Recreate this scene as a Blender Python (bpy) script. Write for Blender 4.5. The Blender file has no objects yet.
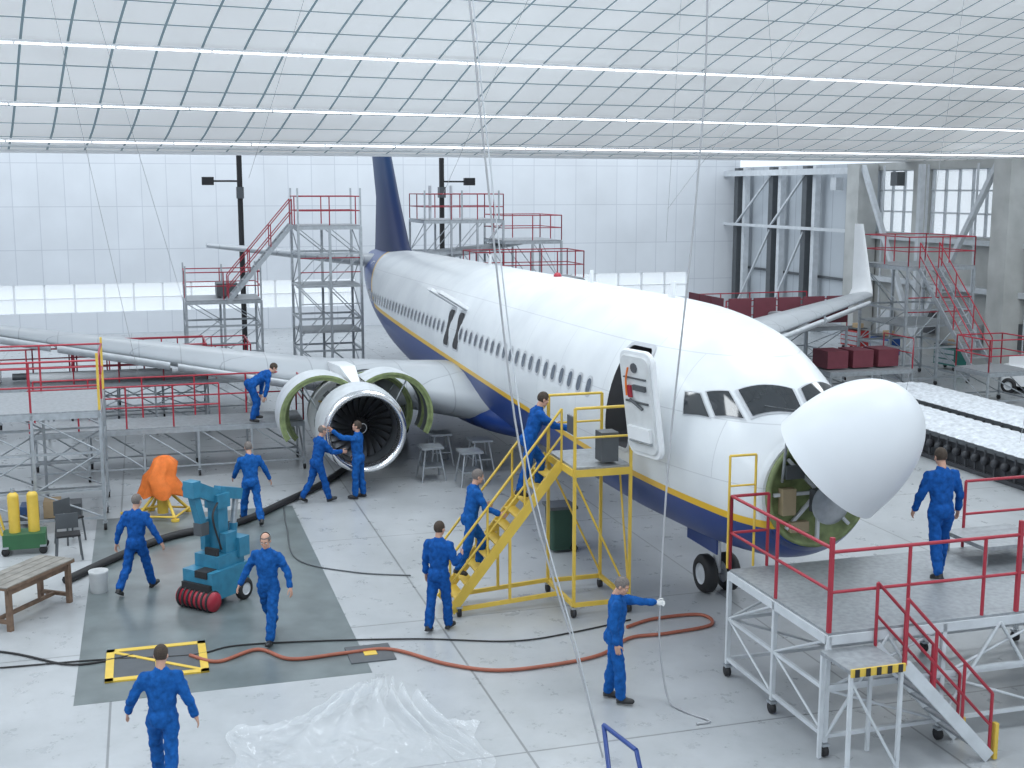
import bpy, math, random
import numpy as np
from mathutils import Vector, Matrix
random.seed(4)
scene=bpy.context.scene
COL=scene.collection
V=Vector
# ------------------------------------------------------------------ materials
MATS={}
def mk(name,col,rough=.5,metal=0.0,var=.08,scale=4.0,bump=0.0,spec=.5,emit=0,alpha=1,coat=0,trans=0):
    if name in MATS: return MATS[name]
    m=bpy.data.materials.new(name); m.use_nodes=True
    nt=m.node_tree; b=nt.nodes["Principled BSDF"]
    tc=nt.nodes.new("ShaderNodeTexCoord"); nz=nt.nodes.new("ShaderNodeTexNoise")
    nz.inputs["Scale"].default_value=scale; nz.inputs["Detail"].default_value=4
    nt.links.new(tc.outputs["Object"],nz.inputs["Vector"])
    rp=nt.nodes.new("ShaderNodeValToRGB")
    rp.color_ramp.elements[0].position=.3; rp.color_ramp.elements[1].position=.7
    lo=[max(0,c*(1-var)) for c in col]; hi=[min(1,c*(1+var)) for c in col]
    rp.color_ramp.elements[0].color=(*lo,1); rp.color_ramp.elements[1].color=(*hi,1)
    nt.links.new(nz.outputs["Fac"],rp.inputs["Fac"]); nt.links.new(rp.outputs["Color"],b.inputs["Base Color"])
    b.inputs["Roughness"].default_value=rough; b.inputs["Metallic"].default_value=metal
    b.inputs["Specular IOR Level"].default_value=spec
    b.inputs["Alpha"].default_value=alpha; b.inputs["Coat Weight"].default_value=coat
    b.inputs["Transmission Weight"].default_value=trans
    if emit:
        b.inputs["Emission Color"].default_value=(*col,1); b.inputs["Emission Strength"].default_value=emit
    if bump:
        bp=nt.nodes.new("ShaderNodeBump"); bp.inputs["Strength"].default_value=bump
        nt.links.new(nz.outputs["Fac"],bp.inputs["Height"]); nt.links.new(bp.outputs["Normal"],b.inputs["Normal"])
    MATS[name]=m; return m
WHITE=mk("white_paint",(.78,.80,.82),.35,0,.02)
STEEL=mk("galvanised_steel",(.40,.43,.46),.38,.55,.12,9)
LGREY=mk("light_grey_paint",(.56,.59,.62),.5)
DGREY=mk("dark_grey_metal",(.10,.11,.12),.5,.3)
BLACK=mk("black_rubber",(.018,.018,.02),.6)
RED=mk("red_rail_paint",(.36,.025,.045),.4)
YEL=mk("yellow_paint",(.68,.47,.07),.42)
BLUE=mk("blue_coverall_cloth",(.008,.075,.29),.85,0,.3,14,.25,spec=.15)
BLUE2=mk("blue_coverall_cloth_worn",(.010,.09,.32),.85,0,.3,14,.25,spec=.15)
SKIN=mk("skin",(.52,.30,.22),.55,0,.06,30)
HAIRG=mk("grey_hair",(.16,.14,.13),.8,0,.3,60,.3)
HAIRB=mk("brown_hair",(.05,.035,.025),.8,0,.3,60,.3)
BOOT=mk("black_work_boot",(.02,.02,.022),.45)
GLOVE=mk("white_glove",(.8,.8,.78),.8)
EYEW=mk("eye_white",(.85,.85,.85),.2); EYED=mk("eye_iris",(.04,.03,.02),.15); LIP=mk("lip",(.45,.2,.17),.5)
TEAL=mk("machine_blue_paint",(.03,.19,.31),.38,0,.15,6)
ORANGE=mk("orange_cover_cloth",(.75,.18,.03),.75,0,.15,6,.3)
HOSEO=mk("orange_hose",(.33,.10,.06),.5)
WOOD=mk("brown_wood",(.17,.11,.075),.7,0,.3,8,.2)
GREENP=mk("green_primer",(.20,.25,.11),.55,0,.25,7)
NAVY=mk("navy_blue_paint",(.010,.045,.22),.35,0,.1,3,coat=.2)
INTD=mk("dark_cabin_interior",(.05,.05,.055),.8)
CHROME=mk("polished_lip_metal",(.75,.76,.78),.18,.95,.04)
TITAN=mk("fan_titanium",(.20,.21,.23),.3,.8,.1)
GLASS=mk("cockpit_glass",(.02,.025,.03),.08,0,.1,2,spec=.8)
BRICKR=mk("dark_red_panel",(.14,.03,.045),.6)
CONC=mk("grey_concrete_wall",(.46,.47,.46),.8,0,.12,1.2,.1)
CARD=mk("cardboard",(.45,.33,.2),.8)
ROPE=mk("grey_rope",(.38,.39,.41),.7)
# ------------------------------------------------------------------ mesh builder
class B:
    def __init__(s): s.v=[];s.f=[];s.m=[];s.sm=[];s.mats=[]
    def mi(s,mat):
        if mat not in s.mats: s.mats.append(mat)
        return s.mats.index(mat)
    def add(s,vs,fs,mat,smooth=False):
        o=len(s.v); s.v+= [tuple(x) for x in vs]; k=s.mi(mat)
        for f in fs: s.f.append([i+o for i in f]); s.m.append(k); s.sm.append(smooth)
    def box(s,c,size,mat,R=None):
        c=V(c); hx,hy,hz=size[0]/2,size[1]/2,size[2]/2
        vs=[V((x*hx,y*hy,z*hz)) for x in(-1,1) for y in(-1,1) for z in(-1,1)]
        if R is not None: vs=[R@v for v in vs]
        s.add([v+c for v in vs],[(0,1,3,2),(4,6,7,5),(0,4,5,1),(2,3,7,6),(0,2,6,4),(1,5,7,3)],mat)
    def frame(s,d):
        d=V(d).normalized(); up=V((0,0,1)) if abs(d.z)<.95 else V((0,1,0))
        x=d.cross(up).normalized(); y=x.cross(d).normalized(); return x,y,d
    def beam(s,p,q,w,h,mat):
        p=V(p);q=V(q); x,y,d=s.frame(q-p)
        vs=[]
        for e in(p,q):
            for a_,b_ in((-1,-1),(1,-1),(1,1),(-1,1)): vs.append(e+x*a_*w/2+y*b_*h/2)
        s.add(vs,[(3,2,1,0),(4,5,6,7),(0,1,5,4),(1,2,6,5),(2,3,7,6),(3,0,4,7)],mat)
    def tube(s,p,q,r,mat,n=8,r2=None):
        p=V(p);q=V(q); 
        if (q-p).length<1e-6: return
        r2=r if r2 is None else r2; x,y,d=s.frame(q-p)
        vs=[p+(x*math.cos(t)+y*math.sin(t))*r for t in [2*math.pi*i/n for i in range(n)]]
        vs+=[q+(x*math.cos(t)+y*math.sin(t))*r2 for t in [2*math.pi*i/n for i in range(n)]]
        fs=[(i,(i+1)%n,n+(i+1)%n,n+i) for i in range(n)]
        s.add(vs,fs,mat,True)
        s.add(vs[:n],[tuple(reversed(range(n)))],mat); s.add(vs[n:],[tuple(range(n))],mat)
    def loft(s,rings,mat,caps=True,smooth=True,closed=True):
        n=len(rings[0]); vs=[v for r in rings for v in r]; fs=[]
        for k in range(len(rings)-1):
            for i in range(n if closed else n-1):
                j=(i+1)%n; fs.append((k*n+i,k*n+j,(k+1)*n+j,(k+1)*n+i))
        s.add(vs,fs,mat,smooth)
        if caps:
            s.add(rings[0],[tuple(reversed(range(n)))],mat); s.add(rings[-1],[tuple(range(n))],mat)
    def path(s,pts,r,mat,n=8,smooth_it=True):
        pts=[V(p_) for p_ in pts]
        if smooth_it and len(pts)>2:
            out=[]
            for i in range(len(pts)-1):
                p0=pts[max(i-1,0)];p1=pts[i];p2=pts[i+1];p3=pts[min(i+2,len(pts)-1)]
                for k in range(8):
                    t=k/8; out.append(.5*((2*p1)+(p2-p0)*t+(2*p0-5*p1+4*p2-p3)*t*t+(3*p1-p0-3*p2+p3)*t**3))
            out.append(pts[-1]); pts=out
        rings=[];x=None
        for i,p_ in enumerate(pts):
            d=(pts[min(i+1,len(pts)-1)]-pts[max(i-1,0)]).normalized()
            if x is None: x,y,_=s.frame(d)
            else:
                x=(x-d*x.dot(d)).normalized()
            y=d.cross(x)
            rings.append([p_+(x*math.cos(2*math.pi*k/n)+y*math.sin(2*math.pi*k/n))*r for k in range(n)])
        s.loft(rings,mat)
    def ell(s,c,rad,mat,R=None,nu=16,nv=10):
        c=V(c);rings=[]
        vs=[V((0,0,-rad[2]))]
        for j in range(1,nv):
            ph=math.pi*j/nv-math.pi/2
            for i in range(nu):
                t=2*math.pi*i/nu; vs.append(V((rad[0]*math.cos(ph)*math.cos(t),rad[1]*math.cos(ph)*math.sin(t),rad[2]*math.sin(ph))))
        vs.append(V((0,0,rad[2])))
        if R is not None: vs=[R@v for v in vs]
        fs=[(0,1+(i+1)%nu,1+i) for i in range(nu)]
        for j in range(nv-2):
            for i in range(nu):
                a_=1+j*nu+i;b_=1+j*nu+(i+1)%nu; fs.append((a_,b_,b_+nu,a_+nu))
        L=len(vs)-1; o=1+(nv-2)*nu
        fs+=[(o+i,o+(i+1)%nu,L) for i in range(nu)]
        s.add([v+c for v in vs],fs,mat,True)
    def cap(s,p,q,r1,r2,mat,n=14):
        s.tube(p,q,r1,mat,n,r2); s.ell(p,(r1,)*3,mat,None,n,8); s.ell(q,(r2,)*3,mat,None,n,8)
    def revolve(s,prof,c,mat,n=48,axis='x',t0=0,t1=2*math.pi,smooth=True,R=None):
        c=V(c);full=abs(t1-t0-2*math.pi)<1e-6; m=n if full else n+1
        rings=[]
        for (u,r) in prof:
            ring=[]
            for i in range(m):
                t=t0+(t1-t0)*i/n
                v=V((u,r*math.cos(t),r*math.sin(t))) if axis=='x' else V((r*math.cos(t),r*math.sin(t),u))
                if R is not None: v=R@v
                ring.append(v+c)
            rings.append(ring)
        s.loft(rings,mat,caps=False,smooth=smooth,closed=full)
    def mesh(s,name):
        me=bpy.data.meshes.new(name); me.from_pydata([tuple(v) for v in s.v],[],s.f)
        for m in s.mats: me.materials.append(m)
        me.polygons.foreach_set("material_index",s.m); me.polygons.foreach_set("use_smooth",s.sm); me.update(); return me
    def obj(s,name,loc=(0,0,0),rz=0,parent=None):
        o=bpy.data.objects.new(name,s.mesh(name)); COL.objects.link(o); o.location=loc; o.rotation_euler=(0,0,rz)
        if parent: o.parent=parent
        return o
def bake(o):
    dg=bpy.context.evaluated_depsgraph_get(); dg.update()
    me=bpy.data.meshes.new_from_object(o.evaluated_get(dg)); old=o.data
    o.modifiers.clear(); o.data=me; return me
def fixn(o):
    import bmesh
    bm=bmesh.new(); bm.from_mesh(o.data); bmesh.ops.recalc_face_normals(bm,faces=bm.faces); bm.to_mesh(o.data); bm.free()
def empty(name,loc=(0,0,0),rot=(0,0,0)):
    o=bpy.data.objects.new(name,None); COL.objects.link(o); o.location=loc; o.rotation_euler=rot; o.empty_display_size=.2; return o
# hangar/aircraft frame: x = aft, y = starboard, z up
NX,NY=3.7,21.46; AL=math.radians(106.6)
ca,sa=math.cos(AL),math.sin(AL)
def W(r,y,z=0): return V((NX+r*ca-y*sa, NY+r*sa+y*ca, z))
ORG=(NX,NY,0)
# ------------------------------------------------------------------ room shell
def floor_mat():
    m=bpy.data.materials.new("floor_painted_concrete"); m.use_nodes=True; nt=m.node_tree; b=nt.nodes["Principled BSDF"]; L=nt.links.new
    tc=nt.nodes.new("ShaderNodeTexCoord")
    n1=nt.nodes.new("ShaderNodeTexNoise"); n1.inputs["Scale"].default_value=.35; n1.inputs["Detail"].default_value=8; n1.inputs["Roughness"].default_value=.65
    n2=nt.nodes.new("ShaderNodeTexNoise"); n2.inputs["Scale"].default_value=2.2; n2.inputs["Detail"].default_value=8; n2.inputs["Roughness"].default_value=.7
    L(tc.outputs["Object"],n1.inputs["Vector"]);L(tc.outputs["Object"],n2.inputs["Vector"])
    r1=nt.nodes.new("ShaderNodeValToRGB"); r1.color_ramp.elements[0].position=.3;r1.color_ramp.elements[1].position=.68
    r1.color_ramp.elements[0].color=(.33,.35,.365,1); r1.color_ramp.elements[1].color=(.46,.48,.50,1); L(n1.outputs["Fac"],r1.inputs["Fac"])
    r2=nt.nodes.new("ShaderNodeValToRGB"); r2.color_ramp.elements[0].position=.25;r2.color_ramp.elements[1].position=.5
    r2.color_ramp.elements[0].color=(.72,.72,.72,1); r2.color_ramp.elements[1].color=(1,1,1,1); L(n2.outputs["Fac"],r2.inputs["Fac"])
    mx=nt.nodes.new("ShaderNodeMixRGB"); mx.blend_type='MULTIPLY'; mx.inputs[0].default_value=.5; L(r1.outputs[0],mx.inputs[1]);L(r2.outputs[0],mx.inputs[2])
    br=nt.nodes.new("ShaderNodeTexBrick"); br.offset=0; br.inputs["Scale"].default_value=1; br.inputs["Brick Width"].default_value=5.2; br.inputs["Row Height"].default_value=5.2
    br.inputs["Mortar Size"].default_value=.018; br.inputs["Color1"].default_value=(1,1,1,1);br.inputs["Color2"].default_value=(.95,.95,.95,1);br.inputs["Mortar"].default_value=(.42,.42,.42,1)
    L(tc.outputs["Object"],br.inputs["Vector"])
    m2=nt.nodes.new("ShaderNodeMixRGB"); m2.blend_type='MULTIPLY'; m2.inputs[0].default_value=.8; L(mx.outputs[0],m2.inputs[1]);L(br.outputs["Color"],m2.inputs[2])
    L(m2.outputs[0],b.inputs["Base Color"])
    rr=nt.nodes.new("ShaderNodeMapRange"); rr.inputs[3].default_value=.18; rr.inputs[4].default_value=.42; L(n2.outputs["Fac"],rr.inputs[0]); L(rr.outputs[0],b.inputs["Roughness"])
    return m
def brickwall(name,w,h,c1,mort,ms,rough=.6,swiz=None,glow=0):
    m=bpy.data.materials.new(name); m.use_nodes=True; nt=m.node_tree; b=nt.nodes["Principled BSDF"]; L=nt.links.new
    tc=nt.nodes.new("ShaderNodeTexCoord"); br=nt.nodes.new("ShaderNodeTexBrick"); br.offset=0
    br.inputs["Scale"].default_value=1; br.inputs["Brick Width"].default_value=w; br.inputs["Row Height"].default_value=h; br.inputs["Mortar Size"].default_value=ms
    br.inputs["Color1"].default_value=(*c1,1); br.inputs["Color2"].default_value=(*[x*.96 for x in c1],1); br.inputs["Mortar"].default_value=(*mort,1)
    if swiz:
        sp=nt.nodes.new("ShaderNodeSeparateXYZ");cb=nt.nodes.new("ShaderNodeCombineXYZ"); L(tc.outputs["Object"],sp.inputs[0])
        L(sp.outputs[swiz[0]],cb.inputs[0]);L(sp.outputs[swiz[1]],cb.inputs[1]);L(cb.outputs[0],br.inputs["Vector"])
    else: L(tc.outputs["UV"],br.inputs["Vector"])
    nz=nt.nodes.new("ShaderNodeTexNoise"); nz.inputs["Scale"].default_value=.5; nz.inputs["Detail"].default_value=5; L(tc.outputs["Object"],nz.inputs["Vector"])
    mr=nt.nodes.new("ShaderNodeMapRange"); mr.inputs[1].default_value=.3;mr.inputs[2].default_value=.7; mr.inputs[3].default_value=.92;mr.inputs[4].default_value=1; L(nz.outputs["Fac"],mr.inputs[0])
    mx=nt.nodes.new("ShaderNodeMixRGB"); mx.blend_type='MULTIPLY';mx.inputs[0].default_value=1; L(br.outputs["Color"],mx.inputs[1]);L(mr.outputs[0],mx.inputs[2])
    L(mx.outputs[0],b.inputs["Base Color"]); b.inputs["Roughness"].default_value=rough
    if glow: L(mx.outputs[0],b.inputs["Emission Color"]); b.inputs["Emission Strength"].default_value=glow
    return m
b=B(); fm=floor_mat()
b.add([(-22,-31,0),(46,-31,0),(46,32,0),(-22,32,0)],[(0,1,2,3)],fm); b.obj("floor",ORG,AL)
CLAD=brickwall("white_wall_cladding",1.2,2.1,(.72,.75,.79),(.56,.59,.64),.02,.5,swiz=(1,2))
CLADR=brickwall("grey_wall_cladding",1.2,9,(.50,.54,.58),(.34,.37,.41),.03,.5,swiz=(0,2))
b=B()
def wallslab(b,r0,r1,y0,y1,z0,z1,mat): b.box(((r0+r1)/2,(y0+y1)/2,(z0+z1)/2),(abs(r1-r0),abs(y1-y0),z1-z0),mat)
wallslab(b,45,45.3,-23.1,30,0,1.1,CLAD); wallslab(b,45,45.3,-23.1,30,2.5,16,CLAD)
for y0,y1 in((-23.1,-20),(-6,-1),(29,30)): wallslab(b,45,45.3,y0,y1,1.1,2.5,CLAD)
b.obj("wall_back",ORG,AL)
b=B()
FROST=mk("frosted_glazing",(.9,.95,1),.5,0,.03,1,alpha=.25)
for y0,y1 in((-20,-6),(-1,29)):
    wallslab(b,45.12,45.14,y0,y1,1.1,2.5,FROST)
    y=y0
    while y<=y1+.01: b.box((45.1,y,1.8),(.12,.09,1.4),WHITE); y+=1.4
    b.box((45.1,(y0+y1)/2,1.8),(.1,y1-y0,.05),WHITE)
b.obj("window_1",ORG,AL)
b=B(); WZ=8.35
wallslab(b,-22,31,-23.4,-23,0,5.2,CONC); wallslab(b,-22,31,-23.4,-23,8.0,WZ,CONC); wallslab(b,-22,-19.1,-23.4,-23,5.2,8.0,CONC)
r=-19.1
while r<31:
    wallslab(b,r,min(r+1.1,31),-23.4,-23,5.2,8.0,CONC); r+=6.6
wallslab(b,31,45.3,-23.3,-23,0,WZ,CLADR)
b.obj("wall_right",ORG,AL)
b=B()
r=-19.1
while r<31:
    x0,x1=r+1.1,min(r+6.6,31)
    if x1>x0:
        wallslab(b,x0,x1,-23.22,-23.2,5.2,8.0,FROST)
        x=x0
        while x<x1: b.box((x,-23.2,6.6),(.07,.12,2.8),LGREY); x+=.9
        for z in(5.2,6.15,7.1,8.0): b.box(((x0+x1)/2,-23.2,z),(x1-x0,.12,.07),LGREY)
    r+=6.6
b.obj("window_2",ORG,AL)
b=B(); wallslab(b,-22,46,-38,-23.41,WZ-.15,WZ,WHITE); wallslab(b,-22,46,-38.3,-38,WZ-.15,16,WHITE); b.obj("added_light_block",ORG,AL)  # added roof and fascia beyond the right wall, blocking outside light
b=B()
wallslab(b,-22,45,30,30.3,0,16,CLAD); b.obj("wall_left",ORG,AL)
b=B()
for r in(44,40,36.5): 
    b.box((r,-22.6,4.15),(.45,.45,8.3),DGREY); b.box((r-.8,-22.6,4.15),(.3,.3,8.3),LGREY)
b.beam((31.5,-22.2,8.0),(45,-22.2,8.0),.25,.3,LGREY)
b.beam((31.5,-22.2,5.2),(45,-22.2,5.2),.12,.15,LGREY); b.beam((31.5,-22.9,2.8),(45,-22.9,2.8),.1,.12,DGREY)
for r0,r1 in((44,40),(40,36.5)):
    b.beam((r0,-22.4,.3),(r1,-22.4,5.0),.10,.10,LGREY); b.beam((r0,-22.4,5.2),(r1,-22.4,7.9),.10,.10,LGREY)
for r in(31.3,20.9):
    b.box((r,-22.4,4.15),(1.0,1.0,8.3),CONC)
for r0,r1 in((30.8,26.4),(21.4,26.2)):
    b.beam((r0,-22.1,8.2),(r1,-22.1,1),.2,.2,LGREY)
b.beam((26.3,-22.1,8.2),(26.3,-22.1,0),.22,.22,LGREY)
b.box((20,-22.8,3.1),(22,.5,.22),LGREY); b.box((20,-22.8,5.0),(22,.3,.2),LGREY)
for k in range(5): b.tube((30-k*3.3,-22.7,.2),(30-k*3.3,-22.7,8.2),.05,LGREY)
for k in range(4): b.box((29.4-k*3.1,-22.8,1.2+.3*(k%2)),(.7,.25,1.0),DGREY if k%2 else LGREY)
b.box((33.5,-22.4,7.4),(.5,.4,.6),LGREY); b.box((28.5,-22.4,7.6),(.5,.4,.6),DGREY)
b.obj("wall_steel_framing",ORG,AL)
# ceiling (curved opaque panels, faint emission added to brighten them)
cang=math.radians(25); cx=V((math.cos(cang),math.sin(cang),0)); dx=V((-math.sin(cang),math.cos(cang),0))
prof=[(-20,15.6),(5,15.6),(15,15.0),(24,13.9),(30,12.35),(34.4,11.1),(38,9.75),(40.8,8.85),(43,8.4)]
def hermite(xs,ys,x):
    i=max(0,min(len(xs)-2,sum(1 for q in xs if q<=x)-1))
    def sl(k):
        if k==0: return (ys[1]-ys[0])/(xs[1]-xs[0])
        if k==len(xs)-1: return (ys[-1]-ys[-2])/(xs[-1]-xs[-2])
        a_=(ys[k]-ys[k-1])/(xs[k]-xs[k-1]); b_=(ys[k+1]-ys[k])/(xs[k+1]-xs[k])
        return 0 if a_*b_<=0 else 2*a_*b_/(a_+b_)
    h=xs[i+1]-xs[i]; t=(x-xs[i])/h
    return (2*t**3-3*t*t+1)*ys[i]+(t**3-2*t*t+t)*h*sl(i)+(-2*t**3+3*t*t)*ys[i+1]+(t**3-t*t)*h*sl(i+1)
PD=[q[0] for q in prof];PH=[q[1] for q in prof]
Dn=np.linspace(-20,43,80)
def cpt(c,D,off=0): 
    v=cx*c+dx*D; return V((v.x,v.y,hermite(PD,PH,D)+off))
CEIL=brickwall("ceiling_panels_added_glow",1.15,1.35,(.90,.93,.95),(.20,.28,.32),.036,.6,glow=.24)
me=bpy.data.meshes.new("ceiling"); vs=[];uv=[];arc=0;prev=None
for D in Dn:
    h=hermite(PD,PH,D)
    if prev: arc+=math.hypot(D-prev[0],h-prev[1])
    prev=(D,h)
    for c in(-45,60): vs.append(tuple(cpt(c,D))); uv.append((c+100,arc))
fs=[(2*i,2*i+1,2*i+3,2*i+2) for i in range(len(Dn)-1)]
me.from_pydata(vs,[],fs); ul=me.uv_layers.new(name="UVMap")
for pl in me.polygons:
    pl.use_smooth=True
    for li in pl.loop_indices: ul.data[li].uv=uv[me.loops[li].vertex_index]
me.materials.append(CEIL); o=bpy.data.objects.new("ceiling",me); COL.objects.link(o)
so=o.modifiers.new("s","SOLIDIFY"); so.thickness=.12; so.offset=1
b=B()
b.beam(cpt(-13,43,0),cpt(58,43,0.06),.2,.2,WHITE)
b.beam(cpt(-13,41.9,-.1),cpt(58,41.9,-.1),.06,.06,LGREY)
b.obj("trim_1")
TUBE=mk("fluorescent_tube",(.93,.97,1),.3,emit=4)
b=B()
for D in(34.6,38.1,41.0):
    b.beam(cpt(-13,D,-.13),cpt(57,D,-.13),.16,.05,LGREY)
    c=-12.8
    while c<54.5:
        b.tube(cpt(c,D,-.19),cpt(c+2.44,D,-.19),.022,TUBE,6); c+=2.5
b.obj("fluorescent_light_row")
# ------------------------------------------------------------------ floor markings
b=B()
GP=mk("dark_green_floor_paint",(.135,.16,.165),.32,0,.25,1.5)
wallslab(b,-2.0,8.3,6.65,10.9,.0,.004,GP); b.obj("floor_marking",ORG,AL)
b=B()
for (r0,r1,y0,y1) in((-1.3,-1.18,9.0,10.5),(-.1,.02,9.0,10.5),(-1.3,.02,9.0,9.12),(-1.3,.02,10.38,10.5)): wallslab(b,r0,r1,y0,y1,0,.03,YEL)
wallslab(b,-1.2,-.1,9.1,10.4,.0,.02,DGREY)
b.beam((-1.2,9.1,.026),(-.1,10.4,.026),.07,.01,YEL); b.box((-.65,9.75,.026),(1.1,.05,.01),YEL)
b.obj("floor_hatch_cover",ORG,AL)
b=B(); wallslab(b,-1.6,-.9,6.2,6.9,.0,.02,DGREY); b.box((-1.25,6.55,.024),(.2,.2,.01),YEL); b.obj("floor_plate",ORG,AL)
# ------------------------------------------------------------------ AIRLINER
air=empty("jet_airliner",(NX,NY,0),(0,0,AL))
TILT=math.radians(.65)
sub=bpy.data.objects.new("airframe_root",None); COL.objects.link(sub); sub.parent=air; sub.rotation_euler=(0,TILT,0)
SR=[-3.32,-3.05,-2.6,-2.1,-1.5,-.8,.5,1.5,3,18,22,25,28,31,33.5,34.3]
SB=[1.72,1.52,1.36,1.28,1.21,1.16,1.12,1.1,1.1,1.1,1.42,1.95,2.55,3.2,3.8,4.1]
ST=[3.50,3.68,4.08,4.42,4.70,4.93,5.10,5.15,5.17,5.17,5.17,5.16,5.13,5.08,4.97,4.85]
SW=[.92,1.08,1.26,1.39,1.52,1.64,1.79,1.86,1.88,1.88,1.84,1.70,1.40,.97,.5,.22]
def sec(r):
    bt=hermite(SR,SB,r);tp=hermite(SR,ST,r);w=hermite(SR,SW,r); return bt,tp,w,bt+(tp-bt)*.47
def S(r,th,off=0):
    bt,tp,w,zm=sec(r); c=math.cos(th)
    z=zm+((tp-zm) if c>0 else (zm-bt))*c; y=w*math.sin(th)
    n=V((0,math.sin(th),c)).normalized()
    return V((r,y,z))+n*off
def thz(r,z):
    bt,tp,w,zm=sec(r); c=(z-zm)/((tp-zm) if z>zm else (zm-bt)); return math.acos(max(-1,min(1,c)))
def fus_mat():
    m=bpy.data.materials.new("fuselage_livery"); m.use_nodes=True; nt=m.node_tree; b=nt.nodes["Principled BSDF"]; L=nt.links.new
    tc=nt.nodes.new("ShaderNodeTexCoord"); sp=nt.nodes.new("ShaderNodeSeparateXYZ"); L(tc.outputs["Object"],sp.inputs[0])
    def mth(op,a_,b_=None):
        n=nt.nodes.new("ShaderNodeMath"); n.operation=op
        for i,x in enumerate((a_,b_)):
            if x is None: continue
            if isinstance(x,(int,float)): n.inputs[i].default_value=x
            else: L(x,n.inputs[i])
        return n.outputs[0]
    line=mth('ADD',mth('MULTIPLY',sp.outputs[0],.042),2.20)
    aft=mth('MULTIPLY',mth('MAXIMUM',mth('SUBTRACT',sp.outputs[0],24.5),0),.42)
    line=mth('ADD',line,aft)
    t=mth('SUBTRACT',sp.outputs[2],line)
    isb=mth('LESS_THAN',t,0); isy=mth('LESS_THAN',t,.13)
    nz=nt.nodes.new("ShaderNodeTexNoise"); nz.inputs["Scale"].default_value=.8; nz.inputs["Detail"].default_value=5; L(tc.outputs["Object"],nz.inputs["Vector"])
    rp=nt.nodes.new("ShaderNodeValToRGB"); rp.color_ramp.elements[0].color=(.65,.68,.71,1);rp.color_ramp.elements[1].color=(.74,.77,.79,1); rp.color_ramp.elements[0].position=.3;rp.color_ramp.elements[1].position=.6; L(nz.outputs["Fac"],rp.inputs[0])
    br=nt.nodes.new("ShaderNodeTexBrick"); br.offset=.5; br.inputs["Scale"].default_value=1; br.inputs["Brick Width"].default_value=2.4; br.inputs["Row Height"].default_value=.9; br.inputs["Mortar Size"].default_value=.008
    br.inputs["Color1"].default_value=(1,1,1,1);br.inputs["Color2"].default_value=(.985,.985,.985,1);br.inputs["Mortar"].default_value=(.80,.80,.81,1)
    cb=nt.nodes.new("ShaderNodeCombineXYZ"); L(sp.outputs[0],cb.inputs[0]);L(sp.outputs[2],cb.inputs[1]);L(cb.outputs[0],br.inputs["Vector"])
    mw=nt.nodes.new("ShaderNodeMixRGB");mw.blend_type='MULTIPLY';mw.inputs[0].default_value=1;L(rp.outputs[0],mw.inputs[1]);L(br.outputs["Color"],mw.inputs[2])
    m1=nt.nodes.new("ShaderNodeMixRGB"); L(isy,m1.inputs[0]); L(mw.outputs[0],m1.inputs[1]); m1.inputs[2].default_value=(.80,.48,.02,1)
    m2=nt.nodes.new("ShaderNodeMixRGB"); L(isb,m2.inputs[0]); L(m1.outputs[0],m2.inputs[1]); m2.inputs[2].default_value=(.010,.045,.22,1)
    L(m2.outputs[0],b.inputs["Base Color"]); b.inputs["Roughness"].default_value=.36; b.inputs["Coat Weight"].default_value=.12; return m
FUS=fus_mat()
b=B(); rings=[]
rs=list(np.linspace(-3.32,3,54))+list(np.linspace(3.5,18,30))+list(np.linspace(18.5,34.3,50))
for r in rs: rings.append([S(r,2*math.pi*i/72) for i in range(72)])
b.loft(rings,FUS,caps=True)
fo=b.obj("fuselage",parent=sub); fixn(fo)
def rrect(w,h,rad,n=6):
    pts=[]
    for cxx,cy,a0 in((w/2-rad,h/2-rad,0),(-w/2+rad,h/2-rad,90),(-w/2+rad,-h/2+rad,180),(w/2-rad,-h/2+rad,270)):
        for i in range(n+1):
            t=math.radians(a0+90*i/n); pts.append((cxx+rad*math.cos(t),cy+rad*math.sin(t)))
    return pts
DC=.46
cut=B()
pts=rrect(.9,1.74,.18)
cut.loft([[V((DC+x,y,3.57+z)) for x,z in pts] for y in(.8,2.4)],INTD,smooth=False)
co=cut.obj("cut"); fixn(co); co.parent=sub
bm=fo.modifiers.new("b","BOOLEAN"); bm.operation='DIFFERENCE'; bm.object=co; bm.solver='EXACT'
try: bm.material_mode='TRANSFER'
except Exception: pass
bpy.context.view_layer.update(); bake(fo); bpy.data.objects.remove(co)
def decal(b,rc,zc,w,h,rad,off,mat,side=1,n=4):
    pts=rrect(w,h,rad,n); vs=[]
    for x,z in [(0,0)]+pts:
        th=thz(rc+x,zc+z); q=S(rc+x,th,off); q.y*=side; vs.append(q)
    k=len(pts); b.add(vs,[((0,1+i,1+(i+1)%k) if side>0 else (0,1+(i+1)%k,1+i)) for i in range(k)],mat,True)
WFR=mk("window_frame_grey",(.50,.52,.55),.4); WGL=mk("cabin_window_glass",(.07,.09,.12),.15)
b=B()
for side in(1,-1):
    r=1.85
    while r<27.2:
        if not(11.6<r<13.3 and side==1):
            decal(b,r,3.56,.30,.40,.12,.006,WFR,side); decal(b,r,3.56,.21,.30,.10,.010,WGL,side)
        r+=.508
    decal(b,28.4,3.9,.84,1.6,.12,.004,WFR,side); decal(b,28.4,3.9,.80,1.56,.11,.006,WHITE,side)
for rc in(11.9,12.95): decal(b,rc,3.60,.62,1.06,.12,.010,WFR,1); decal(b,rc,3.60,.50,.94,.10,.016,INTD,1)
b.obj("cabin_windows",parent=sub)
b=B()
for rc in(11.9,12.95):
    Rh=Matrix.Rotation(math.radians(32),3,'X')
    c_=V((rc,1.90,4.42)); b.box(c_,(.52,.95,.09),WHITE,Rh); b.box(c_+Rh@V((0,0,-.055)),(.44,.8,.02),WFR,Rh)
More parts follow.
